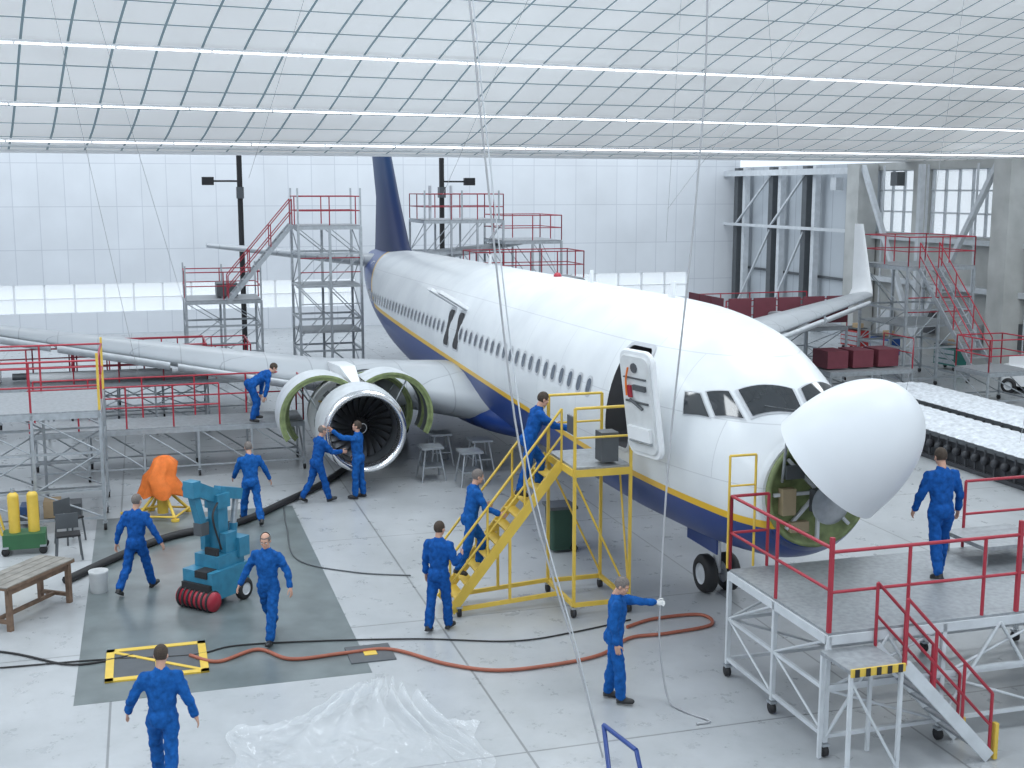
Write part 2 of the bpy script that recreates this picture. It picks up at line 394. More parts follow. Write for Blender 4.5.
b.obj("overwing_exit_hatches",parent=sub)
b=B()
pts=rrect(1.02,1.86,.2,6);pin=rrect(.9,1.74,.18,6)
def sp2(x,z,off): 
    rr=DC+x; return S(rr,thz(rr,3.57+z),off)
k=len(pts); b.add([sp2(x,z,.012) for x,z in pts]+[sp2(x,z,.012) for x,z in pin],[(i,(i+1)%k,k+(i+1)%k,k+i) for i in range(k)],WFR,True)
b.box((DC,1.2,3.3),(.8,.05,1.0),LGREY); b.box((DC-.1,1.35,2.95),(.3,.3,.35),STEEL)
b.obj("door_frame",parent=sub)
b=B(); dc=V((-1.25,2.02,3.72)); dR=Matrix.Rotation(math.radians(12),3,'Z')@Matrix.Rotation(math.radians(-8),3,'X')
def dpt(x,y,z): return dc+dR@V((x,y,z))
DOORI=mk("door_inner_lining",(.62,.64,.65),.5)
pt=rrect(.94,1.80,.2,6); b.loft([[dpt(x*k_,y,z*k_) for x,z in pt] for y,k_ in((-.04,.98),(-.02,1),(.02,1),(.04,.98))],WHITE,smooth=False)
pt=rrect(.82,1.66,.16,6); b.loft([[dpt(x*k_,y,z*k_) for x,z in pt] for y,k_ in((.035,1),(.075,.97))],DOORI,smooth=False)
b.box(dpt(0,.09,.05),(.62,.03,.03),DGREY,dR); b.box(dpt(0,.09,.45),(.62,.03,.02),DGREY,dR)
b.box(dpt(-.12,.10,.30),(.34,.04,.09),DGREY,dR); b.box(dpt(.16,.10,.22),(.08,.04,.2),RED,dR)
b.tube(dpt(-.15,.1,-.05),dpt(.12,.14,.10),.025,DGREY); b.tube(dpt(-.3,.1,-.62),dpt(.3,.1,-.62),.025,STEEL); b.box(dpt(0,.10,-.48),(.62,.06,.22),WHITE,dR)
b.tube(dpt(0,.07,.62),dpt(0,.10,.62),.08,DGREY,16)
b.path([dpt(.12,.12,.62),dpt(.2,.13,.4),dpt(.22,.13,.15)],.018,ORANGE)
for z in(4.1,3.3): b.beam(V((-.02,1.66,z)),dpt(.3,-.04,z-3.72),.07,.07,STEEL)
b.obj("service_door",parent=sub)
# cockpit windows
b=B()
def quad(b,q,off,mat,n=8,flip=False):
    vs=[]
    for j in range(n+1):
        for i in range(n+1):
            u,v=i/n,j/n
            r=(q[0][0]*(1-u)+q[1][0]*u)*(1-v)+(q[3][0]*(1-u)+q[2][0]*u)*v
            t=(q[0][1]*(1-u)+q[1][1]*u)*(1-v)+(q[3][1]*(1-u)+q[2][1]*u)*v
            p_=S(r,math.radians(t),off); p_.x-=off*.6; vs.append(p_)
    b.add(vs,[(j*(n+1)+i,j*(n+1)+i+1,(j+1)*(n+1)+i+1,(j+1)*(n+1)+i) for j in range(n) for i in range(n)],mat,True)
for sd in(1,-1):
    for q in([(-3.0,3.5),(-2.70,39),(-2.24,36),(-2.62,3.5)],[(-2.62,45),(-2.18,57),(-1.78,50),(-2.13,41)],[(-2.08,60),(-1.52,67),(-1.36,57),(-1.68,53)]):
        cr=sum(p_[0] for p_ in q)/4; ct=sum(p_[1] for p_ in q)/4
        big=[(cr+(p_[0]-cr)*1.13,(ct+(p_[1]-ct)*1.13)*sd) for p_ in q]
        quad(b,big,.010,WFR); quad(b,[(p_[0],p_[1]*sd) for p_ in q],.022,GLASS)
    b.tube(S(-2.95,math.radians(8*sd),.04),S(-2.72,math.radians(28*sd),.04),.012,DGREY,6)
b.obj("cockpit_windows",parent=sub)
b=B()
for (r_,h_) in((2.0,.3),(6.5,.28),(15,.3)):
    b.loft([[V((r_+x*l,t*.04,z)) for x,t in((0,0),(.3,1),(1,0),(.3,-1))] for z,l in((5.1,.4),(5.17+h_,.2))],WHITE,smooth=False)
b.ell((9,0,5.18),(.1,.1,.09),RED)
b.obj("antennas",parent=sub)
# nose bulkhead + radar + opened radome
b=B(); X0=-3.32; zc=2.60
b.revolve([(X0-.02,.0),(X0-.02,.78),(X0-.08,.80),(X0-.08,.86),(X0,.87)],(0,0,zc),GREENP,40)
for t in range(8):
    c_,s_=math.cos(t*math.pi/4),math.sin(t*math.pi/4); b.beam((X0-.06,.1*c_,zc+.1*s_),(X0-.06,.76*c_,zc+.76*s_),.05,.05,LGREY)
b.box((X0-.18,0,zc-.1),(.18,.34,.34),DGREY); b.tube((X0-.2,0,zc-.1),(X0-.38,0,zc-.1),.05,STEEL); b.revolve([(X0-.38,0),(X0-.39,.28),(X0-.42,.32)],(0,0,zc-.1),STEEL,28)
TAN=mk("avionics_box_tan",(.30,.24,.15),.5)
b.box((X0-.1,.55,zc-.1),(.15,.22,.4),TAN); b.box((X0-.1,.45,zc+.35),(.12,.3,.2),DGREY); b.box((X0-.1,.35,zc-.5),(.12,.3,.16),TAN)
b.obj("nose_bulkhead",parent=sub)
RADM=mk("radome_white",(.70,.73,.76),.4,0,.015,1)
b=B()
ax=V((-.50,-.50,.71)).normalized(); Cb=V((-4.12,.16,3.26))
e1=(V((1,0,0))-ax*ax.x).normalized(); e2=ax.cross(e1).normalized()
def rring(u,rr): return [Cb+ax*u+(e1*math.cos(2*math.pi*k/48)+e2*math.sin(2*math.pi*k/48))*rr for k in range(48)]
pf=[(1.42*math.sin(i/26*math.pi/2),.92*max(.001,math.cos(i/26*math.pi/2))**.92) for i in range(27)]
rings=[rring(-.18,.93)]+[rring(u,rr) for u,rr in pf]
b.loft(rings,RADM,caps=False)
ri=[rring(-.18,.88)]+[rring(u*.95,rr*.95) for u,rr in pf[:-1]]
b.loft(list(reversed(ri)),GREENP,caps=False)
b.loft([rings[0],ri[0]],DGREY,caps=False)
hp=Cb+ax*-.18+e1*.9
for sg in(-1,1):
    b.beam(hp+e2*.3*sg,V((X0-.02,.3*sg,3.42)),.06,.05,STEEL)
    b.tube(Cb+ax*-.15+e2*.85*sg,V((X0-.06,-.62*sg if False else .62*sg,zc+.2)),.022,STEEL)
o=b.obj("radome",parent=sub)
# wings
def airfoil(n=14):
    up=[];lo=[]
    for i in range(n+1):
        x=.5*(1-math.cos(math.pi*i/n)); t=.6*(.2969*math.sqrt(x)-.126*x-.3516*x*x+.2843*x**3-.1015*x**4)/.12*.12*5/3
        up.append((x,t*1.15)); lo.append((x,-t*.75))
    return up+list(reversed(lo[1:-1]))
AF=airfoil()
def wing(st,mat,side):
    rings=[]
    for (y,le,ch,z,th,ex) in st:
        ring=[]
        for x,t in AF:
            if ex is None: ring.append(V((le+x*ch,side*y,z+t*ch*th-x*ch*.03)))
            else:
                ring.append(V((le+x*ch,side*(y-t*ch*th*math.cos(ex)),z+t*ch*th*math.sin(ex))))
        rings.append(ring)
    return rings
WINGM=brickwall("wing_grey_paint",1.6,1.1,(.46,.49,.52),(.32,.34,.37),.014,.32,swiz=(0,1))
for side,nm in((1,"wing_starboard"),(-1,"wing_port")):
    b=B()
    st=[(1.2,9.9,7.6,1.85,1.1,None),(3,11.1,6.3,2.02,1.05,None),(5.2,12.6,5.0,2.25,.95,None),(10,15.9,3.4,2.83,.85,None),(16,20.1,1.6,3.5,.8,None)]
    b.loft(wing(st,WINGM,side),WINGM)
    wl=[(16,20.1,1.6,3.5,.8,None),(16.25,20.5,1.4,3.68,.7,math.radians(60)),(16.4,20.9,1.25,4.1,.6,math.radians(20)),(16.7,22.0,.6,6.1,.6,math.radians(12))]
    b.loft(wing(wl,WHITE,side),WHITE)
    for y0,y1 in((5.9,8.9),(9.1,12.1),(12.3,15.3)):
        def le(y): 
            t=(y-5.2)/10.8; return 12.6+t*7.5
        def zz(y): return 2.25+(y-5.2)*.1157
        rr=[]
        for y in(y0,y1):
            c=V((le(y)-.28,side*y,zz(y)-.13)); rr.append([c+V((.22*math.cos(t),0,.10*math.sin(t)-.15*math.cos(t)*.5)) for t in [2*math.pi*k/14 for k in range(14)]])
        b.loft(rr,LGREY)
    for y in(6.6,9.4,12.2):
        c=V((12.6+(y-5.2)*.69+ (5.0-(y-5.2)*.32)*.85,side*y,2.05+(y-5.2)*.1157)); b.ell(c,(1.3,.16,.2),WINGM)
    for (y0,y1) in((2.1,4.4),(5.4,10.2)):
        rr=[]
        for y in(y0,y1):
            te=17.45 if y<5.2 else 17.55+(y-5.2)*.39; zt=(1.9+(y-1.2)*.1)
            ring=[V((te+x*.95,side*y,zt-.18-x*.28+t*1.2)) for x,t in AF]; rr.append(ring)
        b.loft(rr,WINGM)
    o=b.obj(nm,parent=sub); fixn(o)
b=B(); b.ell((13.2,0,1.55),(5.2,1.95,.75),NAVY,None,32,16); b.obj("belly_fairing",parent=sub)
def fin_mat():
    m=bpy.data.materials.new("tail_livery"); m.use_nodes=True; nt=m.node_tree; b=nt.nodes["Principled BSDF"]; L=nt.links.new
    tc=nt.nodes.new("ShaderNodeTexCoord"); sp=nt.nodes.new("ShaderNodeSeparateXYZ"); L(tc.outputs["Object"],sp.inputs[0])
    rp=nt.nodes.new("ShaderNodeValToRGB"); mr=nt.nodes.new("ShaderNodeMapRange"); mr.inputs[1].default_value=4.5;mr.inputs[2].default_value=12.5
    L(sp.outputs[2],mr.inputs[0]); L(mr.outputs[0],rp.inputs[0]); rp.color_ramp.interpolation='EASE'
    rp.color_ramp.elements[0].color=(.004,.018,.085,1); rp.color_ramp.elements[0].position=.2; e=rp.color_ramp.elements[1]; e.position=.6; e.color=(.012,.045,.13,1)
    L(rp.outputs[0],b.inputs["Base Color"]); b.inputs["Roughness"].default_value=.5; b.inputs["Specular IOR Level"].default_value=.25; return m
FINM=fin_mat()
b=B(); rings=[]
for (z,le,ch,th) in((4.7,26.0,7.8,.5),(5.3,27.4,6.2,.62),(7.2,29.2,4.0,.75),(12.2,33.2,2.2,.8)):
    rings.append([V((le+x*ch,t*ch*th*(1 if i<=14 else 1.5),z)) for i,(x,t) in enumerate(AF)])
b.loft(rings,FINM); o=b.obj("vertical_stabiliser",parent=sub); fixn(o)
for side,nm in((1,"tailplane_starboard"),(-1,"tailplane_port")):
    b=B(); b.loft(wing([(.3,29.6,3.9,4.55,.8,None),(7.1,33.6,1.4,5.2,.7,None)],WINGM,side),WINGM); o=b.obj(nm,parent=sub); fixn(o)
# engines
ex=8.75; ez=1.62
for side,nm in((1,"engine_starboard"),(-1,"engine_port")):
    b=B(); c=V((ex,side*4.83,ez))
    b.revolve([(.28,.80),(.10,.82),(.02,.88),(0,.92),(.02,.96),(.12,1.0)],c,CHROME,56)
    b.revolve([(.12,1.0),(.4,1.035),(.8,1.05),(1.15,1.05)],c,LGREY,56)
    b.revolve([(1.0,.80),(.28,.80)],c,DGREY,56)
    b.revolve([(1.15,1.05),(1.15,.80)],c,GREENP,56)
    b.revolve([(.98,.80),(.98,.0)],c,BLACK,40)
    b.revolve([(.55,.0),(.6,.06),(.95,.25)],c,BLACK,32)
    sw=[]; 
    for i in range(14):
        t=i*.42; u=.58+.3*i/13; rr=.03+.18*i/13; sw.append(c+V((u-.02,rr*math.cos(t),rr*math.sin(t))))
    b.path(sw,.012,WHITE,6)
    for k in range(24):
        t=2*math.pi*k/24; rg=[]
        for j in range(6):
            rr=.22+j*.112; tw=math.radians(25+j*8); t2=t+j*.035
            cd=V((0,math.cos(t2),math.sin(t2)));tg=V((0,-math.sin(t2),math.cos(t2)))
            ctr=c+V((.85,0,0))+cd*rr; h=(V((1,0,0))*math.cos(tw)+tg*math.sin(tw))*.085
            rg.append([ctr-h,ctr+h])
        b.loft(rg,TITAN,caps=False,closed=False)
    if side==1:
        b.revolve([(1.15,.80),(1.5,.86),(1.9,.82),(2.3,.86)],c,STEEL,40)
        b.revolve([(1.2,.88),(1.28,.88),(1.28,.8)],c,DGREY,40); b.revolve([(1.75,.90),(1.85,.90),(1.85,.8)],c,GREENP,40)
        for k in range(9):
            t=k*.7+.3; q=[c+V((x_,rr_*math.cos(t+d_),rr_*math.sin(t+d_))) for x_,rr_,d_ in((1.2,.9,0),(1.5,.93,.1),(1.8,.92,.25),(2.25,.9,.2))]
            b.path(q,.025,DGREY if k%2 else YEL,6)
        for k in range(8):
            t=k*.8; b.box(c+V((1.5+.1*(k%3),.92*math.cos(t),.92*math.sin(t))),(.25,.16,.18),DGREY if k%2 else STEEL,Matrix.Rotation(t,3,'X'))
    else: b.revolve([(1.15,1.05),(2.3,1.03)],c,LGREY,40)
    b.revolve([(2.3,.85),(2.3,1.03),(3.0,1.0),(3.9,.80),(3.9,.74)],c,WHITE,48)
    b.revolve([(3.9,.62),(4.7,.42),(4.7,.38)],c,TITAN,36); b.revolve([(4.2,.3),(5.2,.05),(5.2,0)],c,TITAN,24)
    pr=[]
    for (x_,z0,z1,w_) in((1.3,.85,1.0,.1),(2.6,.8,1.25,.2),(4.3,.6,1.15,.24),(6.3,.75,.95,.12)):
        pr.append([c+V((x_,-w_,z0)),c+V((x_,w_,z0)),c+V((x_,w_,z1)),c+V((x_,-w_,z1))])
    b.loft(pr,WHITE,smooth=False)
    o=b.obj(nm,parent=sub)
    if side==1:
        for sg,nn in((1,"fan_cowl_outboard"),(-1,"fan_cowl_inboard")):
            cb=B(); 
            for k0,(x0,x1,ang,R0) in enumerate(((1.15,2.25,50,1.06),(2.45,3.7,38,1.0))):
                hg=V((0,sg*.22,.98)); Rm=Matrix.Rotation(sg*math.radians(ang),3,'X')
                t0,t1=(math.radians(-80),math.radians(76)) 
                def arc(rad,x):
                    out=[]
                    for k in range(25):
                        t=t0+(t1-t0)*k/24; v=V((x,sg*rad*math.cos(t),rad*math.sin(t))); v2=Rm@(v-hg)+hg; v2.x=x; out.append(c+v2)
                    return out
                ro=.86 if k0==1 else R0
                cb.loft([arc(R0,x0),arc(ro,x1)],LGREY,caps=False,closed=False)
                cb.loft([arc(ro-.06,x1),arc(R0-.06,x0)],GREENP,caps=False,closed=False)
                cb.loft([arc(R0-.06,x0),arc(R0,x0)],GREENP,caps=False,closed=False); cb.loft([arc(ro,x1),arc(ro-.06,x1)],LGREY,caps=False,closed=False)
                for q in range(4):
                    xx=x0+.05+(x1-x0-.1)*q/3; cb.loft([arc(R0-.06,xx),arc(R0-.14,xx)],DGREY if q%2 else GREENP,caps=False,closed=False); cb.loft([arc(R0-.14,xx),arc(R0-.14,xx+.04)],DGREY,caps=False,closed=False)
                a_=arc(R0-.1,x0+.3); cb.tube(a_[14],c+V((x0+.3,sg*.8,.1)),.02,STEEL)
            cb.obj(nn,parent=sub)
b=B()
def wheel(b,c,r,w,mat=BLACK):
    c=V(c); b.revolve([(-w/2,r*.55),(-w/2,r*.88),(-w*.3,r),(w*.3,r),(w/2,r*.88),(w/2,r*.55)],c,mat,28,R=Matrix.Rotation(math.pi/2,3,'Z'))
    b.revolve([(-w*.45,0),(-w*.45,r*.3),(-w*.3,r*.55),(-w/2,r*.56)],c,LGREY,24,R=Matrix.Rotation(math.pi/2,3,'Z'))
    b.revolve([(w*.45,0),(w*.45,r*.3),(w*.3,r*.55),(w/2,r*.56)],c,LGREY,24,R=Matrix.Rotation(math.pi/2,3,'Z'))
for sg in(1,-1): wheel(b,(0,sg*.22,.35),.35,.22)
b.tube((0,-.28,.35),(0,.28,.35),.05,STEEL); b.tube((0,0,.35),(0.02,0,1.5),.075,WHITE,12); b.tube((0,0,.9),(-.6,0,1.5),.045,WHITE)
b.box((.12,0,.95),(.12,.3,.1),WHITE); b.box((-.25,.42,1.12),(1.2,.03,.35),NAVY); b.box((-.25,-.42,1.12),(1.2,.03,.35),NAVY)
b.obj("nose_gear",parent=sub)
b=B()
for sg in(1,-1):
    for d in(-.22,.22): wheel(b,(15.6,sg*2.86+d,.74),.56,.36)
    b.tube((15.6,sg*2.5,.74),(15.6,sg*3.2,.74),.08,STEEL); b.tube((15.6,sg*2.86,.74),(15.4,sg*2.7,2.0),.12,WHITE,12); b.tube((15.6,sg*2.8,1.2),(15.4,sg*1.6,1.8),.06,WHITE)
b.obj("main_gear",parent=sub)
# ------------------------------------------------------------------ platforms
def rail(b,p,q,h=1.05,mat=RED,step=1.2,mid=True,r=.024):
    p=V(p);q=V(q);n=max(1,round((q-p).length/step))
    for i in range(n+1):
        x=p.lerp(q,i/n); b.tube(x,x+V((0,0,h)),r,mat,6)
    b.tube(p+V((0,0,h)),q+V((0,0,h)),r,mat,6)
    if mid: b.tube(p+V((0,0,h*.5)),q+V((0,0,h*.5)),r*.9,mat,6)
def caster(b,p):
    p=V(p); b.revolve([(-.03,0),(-.03,.08),(.03,.08),(.03,0)],p+V((0,0,.085)),BLACK,14,R=Matrix.Rotation(math.pi/2,3,'Z')); b.box(p+V((0,0,.17)),(.12,.1,.03),STEEL)
DECK=mk("deck_chequer_plate",(.30,.32,.34),.5,.3,.15,12,.1)
def stand(b,r0,r1,y0,y1,h,rails="nsew",railh=1.05,rm=RED,fm=STEEL,deckm=None,lev=(),leg=.05,n_r=1,n_y=1,cast=True,brace=True):
    deckm=deckm or DECK
    b.box(((r0+r1)/2,(y0+y1)/2,h-.03),(r1-r0,y1-y0,.05),deckm)
    for (p,q) in (((r0,y0),(r1,y0)),((r0,y1),(r1,y1)),((r0,y0),(r0,y1)),((r1,y0),(r1,y1))): b.beam((p[0],p[1],h-.1),(q[0],q[1],h-.1),.06,.12,fm)
    z0=.2 if cast else 0
    xs=[r0+(r1-r0)*i/n_r for i in range(n_r+1)]; ys=[y0+(y1-y0)*i/n_y for i in range(n_y+1)]
    for i,x in enumerate(xs):
        for j,y in enumerate(ys):
            if 0<i<n_r and 0<j<n_y: continue
            b.beam((x,y,z0),(x,y,h-.05),leg,leg,fm)
            if cast: caster(b,(x,y,0))
    def side(P,Q):
        for zz in (z0+.08,)+tuple(lev): b.beam((*P,zz),(*Q,zz),leg*.8,leg*.8,fm)
        if brace:
            ls=[z0+.08]+list(lev)+[h-.1]
            for k in range(len(ls)-1):
                A,Bq=(P,Q) if k%2==0 else (Q,P); b.tube((*A,ls[k]),(*Bq,ls[k+1]),.02,fm,6)
    for i in range(n_r): side((xs[i],y0),(xs[i+1],y0)); side((xs[i],y1),(xs[i+1],y1))
    for j in range(n_y): side((r0,ys[j]),(r0,ys[j+1])); side((r1,ys[j]),(r1,ys[j+1]))
    if 'n' in rails: rail(b,(r1,y0,h),(r1,y1,h),railh,rm)
    if 's' in rails: rail(b,(r0,y0,h),(r0,y1,h),railh,rm)
    if 'e' in rails: rail(b,(r0,y0,h),(r1,y0,h),railh,rm)
    if 'w' in rails: rail(b,(r0,y1,h),(r1,y1,h),railh,rm)
def steps(b,top,bot,width_vec,n,mat,treadm,railm=None,railh=.95,tread=.22):
    top=V(top);bot=V(bot);w=V(width_vec); d=V((bot.x-top.x,bot.y-top.y,0)).normalized()
    for s_ in(0,1):
        b.beam(top+w*s_,bot+w*s_,.05,.16,mat)
        if railm:
            up=V((0,0,railh)); b.tube(top+w*s_+up,bot+w*s_+up,.022,railm,6); b.tube(top+w*s_+up*.5,bot+w*s_+up*.5,.02,railm,6)
            for k in range(4):
                x=top.lerp(bot,k/3)+w*s_; b.tube(x,x+up,.022,railm,6)
    wd=w.length; wn=w.normalized(); ang=math.atan2(wn.y,wn.x)
    for i in range(1,n+1):
        x=top.lerp(bot,i/(n+1))+w*.5; b.box(x,(wd,tread,.03),treadm,Matrix.Rotation(ang,3,'Z'))
b=B()
stand(b,-6.4,-3.65,-5.2,1.6,1.66,rails="s",n_r=2,n_y=4,leg=.06,lev=(.9,),fm=LGREY)
rail(b,(-6.4,1.6,1.66),(-3.65,1.6,1.66),1.1); rail(b,(-3.65,1.6,1.66),(-3.65,1.0,1.66),1.1)
for y in(1.6,-1.2,-3.2,-5.2): b.beam((-6.4,y,1.66),(-6.4,y,2.9),.05,.05,RED)
b.tube((-3.6,1.62,1.66),(-3.6,1.62,3.35),.02,YEL); b.tube((-3.6,1.2,1.66),(-3.6,1.2,3.35),.02,YEL); b.tube((-3.6,1.62,3.35),(-3.6,1.2,3.35),.02,YEL); b.tube((-3.6,1.62,2.9),(-3.6,1.2,2.9),.016,YEL)
b.box((-4.2,-2.6,1.95),(1.0,1.2,.06),DECK)
for x in(-4.65,-3.75):
    for y in(-3.15,-2.05): b.beam((x,y,1.66),(x,y,1.95),.05,.05,STEEL)
rail(b,(-3.65,-2.4,1.66),(-3.65,-5.2,1.66))
b.beam((-6.42,1.6,.95),(-6.42,-5.2,.95),.05,.05,LGREY)
for y0,y1 in((1.6,-.1),(-.1,-1.8)):
    b.tube((-6.42,y0,.28),(-6.42,(y0+y1)/2,1.55),.025,LGREY,6); b.tube((-6.42,y1,.28),(-6.42,(y0+y1)/2,1.55),.025,LGREY,6)
LY=.35
b.box((-6.78,1.0+LY,1.42),(.7,.75,.05),DECK); b.box((-7.14,1.0+LY,1.42),(.03,.75,.1),YEL)
for k in range(5): b.box((-7.16,.70+LY+k*.15,1.42),(.01,.06,.1),BLACK)
for x in(-7.1,-6.45):
    for y in(.65+LY,1.35+LY): b.beam((x,y,.02),(x,y,1.4),.045,.045,LGREY)
b.beam((-7.1,.65+LY,.1),(-7.1,1.35+LY,1.3),.03,.03,LGREY)
steps(b,(-7.1,.6+LY,1.42),(-7.1,-.7+LY,.05),(.65,0,0),5,LGREY,DECK,RED,.85)
b.beam((-7.1,-.78+LY,0.02),(-7.1,-.78+LY,.5),.07,.05,YEL); b.beam((-6.45,-.78+LY,0.02),(-6.45,-.78+LY,.3),.07,.05,YEL)
b.obj("nose_access_platform",ORG,AL)
b=B()
b.box((.1,2.45,2.57),(1.4,1.0,.06),DECK)
for (p,q) in (((-.6,1.95),(.8,1.95)),((-.6,2.95),(.8,2.95)),((-.6,1.95),(-.6,2.95)),((.8,1.95),(.8,2.95))): b.beam((*p,2.5),(*q,2.5),.07,.12,YEL); b.beam((*p,.22),(*q,.22),.06,.07,YEL)
for x in(-.6,.8):
    for y in(1.95,2.95): b.beam((x,y,.2),(x,y,2.5),.05,.05,YEL); caster(b,(x,y,0)); b.beam((x,y,2.5),(x,y,3.6),.045,.045,YEL)
    b.tube((x,1.95,3.6),(x,2.95,3.6),.025,YEL); b.tube((x,1.95,3.1),(x,2.95,3.1),.02,YEL)
    b.tube((x,1.95,.3),(x,2.95,2.4),.02,YEL)
b.tube((-.6,1.95,.3),(-.1,1.95,2.4),.02,YEL); b.beam((-.6,2.95,3.3),(-.25,2.95,3.3),.04,.3,DGREY)
steps(b,(.75,2.98,2.55),(.75,4.95,.1),(-.75,0,0),10,YEL,YEL,YEL,.95,.2)
for x in(.75,0): b.beam((x,4.95,.12),(x,2.95,.25),.05,.07,YEL); caster(b,(x,4.8,0)); b.beam((x,3.9,.2),(x,3.9,1.3),.045,.045,YEL)
b.box((-.38,2.3,2.9),(.32,.3,.5),DGREY)
b.obj("boarding_stairs",ORG,AL)
b=B(); b.loft([[V((x*k,y*k,z)) for x,y in rrect(.5,.5,.08,3)] for z,k in((.06,.85),(.9,1))],mk("green_bin_plastic",(.02,.06,.04),.5)); b.box((0,0,.93),(.56,.56,.06),DGREY); b.tube((-.22,-.25,.08),(.22,-.25,.08),.07,BLACK,12); b.box((0,-.3,.9),(.4,.06,.05),DGREY); b.obj("wheelie_bin",(.95,24.0,0),AL)
b=B()
stand(b,7.4,10.3,10.7,13.4,2.6,n_r=2,n_y=2,lev=(.9,1.7),leg=.06)
stand(b,7.4,9.0,13.4,16.5,2.0,n_r=1,n_y=2,lev=(1.0,),leg=.06,rails="ns")
b.beam((7.4,10.7,2.6),(7.4,10.7,3.8),.05,.05,YEL); b.beam((10.3,10.7,2.6),(10.3,10.7,3.8),.05,.05,YEL)
b.obj("wing_access_platform",ORG,AL)
b=B()
for k in range(4): b.box((8.6+.3*(k%2),11.4+k*.45,.2),(.5,.35,.36),(DGREY,CARD,mk("crate_blue",(.03,.08,.2),.5),LGREY)[k])
b.tube((7.9,12.2,.12),(9.6,12.9,.12),.1,DGREY); b.obj("stored_crates",ORG,AL)
b=B()
stand(b,12.0,13.5,5.9,12.5,1.3,n_r=1,n_y=5,lev=(),leg=.05,rails="n")
rail(b,(12.0,8.0,1.3),(12.0,12.5,1.3)); rail(b,(12,5.9,1.3),(13.5,5.9,1.3))
b.obj("wing_walkway",ORG,AL)
b=B()
stand(b,17.8,19.8,8,15.5,1.6,n_r=1,n_y=5,lev=(.9,),leg=.05)
b.tube((18.4,9,1.75),(18.4,13,1.75),.13,WHITE,12); b.tube((18.9,9.4,1.73),(18.9,13.5,1.73),.1,DGREY,12); b.box((18.5,14.2,1.8),(.9,.8,.35),WHITE)
b.obj("wing_walkway",ORG,AL)
# tail docks
b=B()
stand(b,28.5,31,5.4,8.2,3.0,n_r=1,n_y=2,lev=(1,2),leg=.09)
stand(b,26.2,28.4,1.9,4.2,5.85,n_r=1,n_y=2,lev=(1.2,2.4,3.6,4.8),leg=.09)
b.box((27.3,3.05,3.6),(2.2,2.3,.06),DECK); rail(b,(26.2,1.9,3.6),(26.2,4.2,3.6)); b.box((27.3,3.05,1.9),(2.2,2.3,.06),DECK); rail(b,(26.2,1.9,1.9),(26.2,4.2,1.9),mat=STEEL)
steps(b,(27.2,4.3,5.85),(27.2,6.7,3.05),(.8,0,0),10,STEEL,DECK,RED)
for x,y in((28.5,5.4),(31,5.4),(28.5,8.2),(31,8.2),(29.5,6.8)): b.beam((x,y,3.0),(x,y,4.3),.06,.06,STEEL)
for x,y in((26.2,1.9),(28.4,1.9),(26.2,4.2),(28.4,4.2)): b.beam((x,y,5.8),(x,y,7.2),.06,.06,STEEL)
b.box((30,6.6,3.3),(1.2,.8,.5),DGREY)
b.obj("tail_dock_scaffold",ORG,AL)
b=B()
stand(b,31,34,-5.0,-1.6,5.9,n_r=1,n_y=3,lev=(1.5,3,4.5),leg=.08)
stand(b,31,34,-7.6,-5.0,5.0,n_r=1,n_y=2,lev=(1.5,3.2),leg=.08)
for y in(-1.6,-3.2,-4.8): b.beam((31,y,5.9),(31,y,7.1),.06,.06,STEEL)
for y in(-1.9,-2.8): b.beam((31.3,y,5.9),(31.3,y,7.3),.1,.1,LGREY)
stand(b,26.5,28.5,-7.0,-2.6,3.7,n_r=1,n_y=3,lev=(1.5,2.8),leg=.08)
b.obj("tail_dock_scaffold",ORG,AL)
b=B()
stand(b,20.5,23,6.5,12,1.2,n_r=1,n_y=4,lev=(),leg=.05)
b.box((21.5,8,1.45),(1.2,1.4,.5),LGREY)
b.obj("low_dock",ORG,AL)
b=B()
stand(b,19.2,22.2,-19.6,-16.8,4.4,n_r=1,n_y=2,lev=(1.4,2.8),leg=.09,fm=STEEL)
b.box((20.7,-18.2,2.2),(3,2.8,.06),DECK); rail(b,(19.2,-19.6,2.2),(19.2,-16.8,2.2))
steps(b,(19.1,-17.2,4.3),(15.9,-17.2,1.2),(0,-.8,0),11,STEEL,DECK,RED)
stand(b,14.2,15.9,-18.4,-16.6,1.25,n_r=1,n_y=1,leg=.06)
stand(b,21,24,-15.5,-10.5,2.1,n_r=1,n_y=3,lev=(1,),leg=.07,rails="ns")
for k in range(5): b.box((20.9,-15+k,2.75),(.05,.9,1.0),BRICKR)
for k in range(3): b.box((21.5+k,-10.4,2.75),(.9,.05,1.0),BRICKR)
stand(b,17.2,19.0,-15.8,-12.6,1.0,n_r=1,n_y=2,leg=.06,rails="e"); 
for k in range(3): b.box((18.1,-15.1+k*1.0,1.35),(1.0,.8,.6),BRICKR)
b.obj("port_wing_dock",ORG,AL)
b=B()
for k,(r_,y_) in enumerate(((10.5,1.6),(11.6,2.4),(10.0,3.0),(9.2,2.2))):
    for x in(-.35,.35):
        for y in(-.3,.3): b.tube((r_+x,y_+y,0),(r_+x*.6,y_+y*.6,.8),.025,STEEL,6)
    b.box((r_,y_,.82),(.6,.55,.05),STEEL); b.box((r_,y_,.35),(.6,.5,.03),STEEL)
b.obj("workshop_stools",ORG,AL)
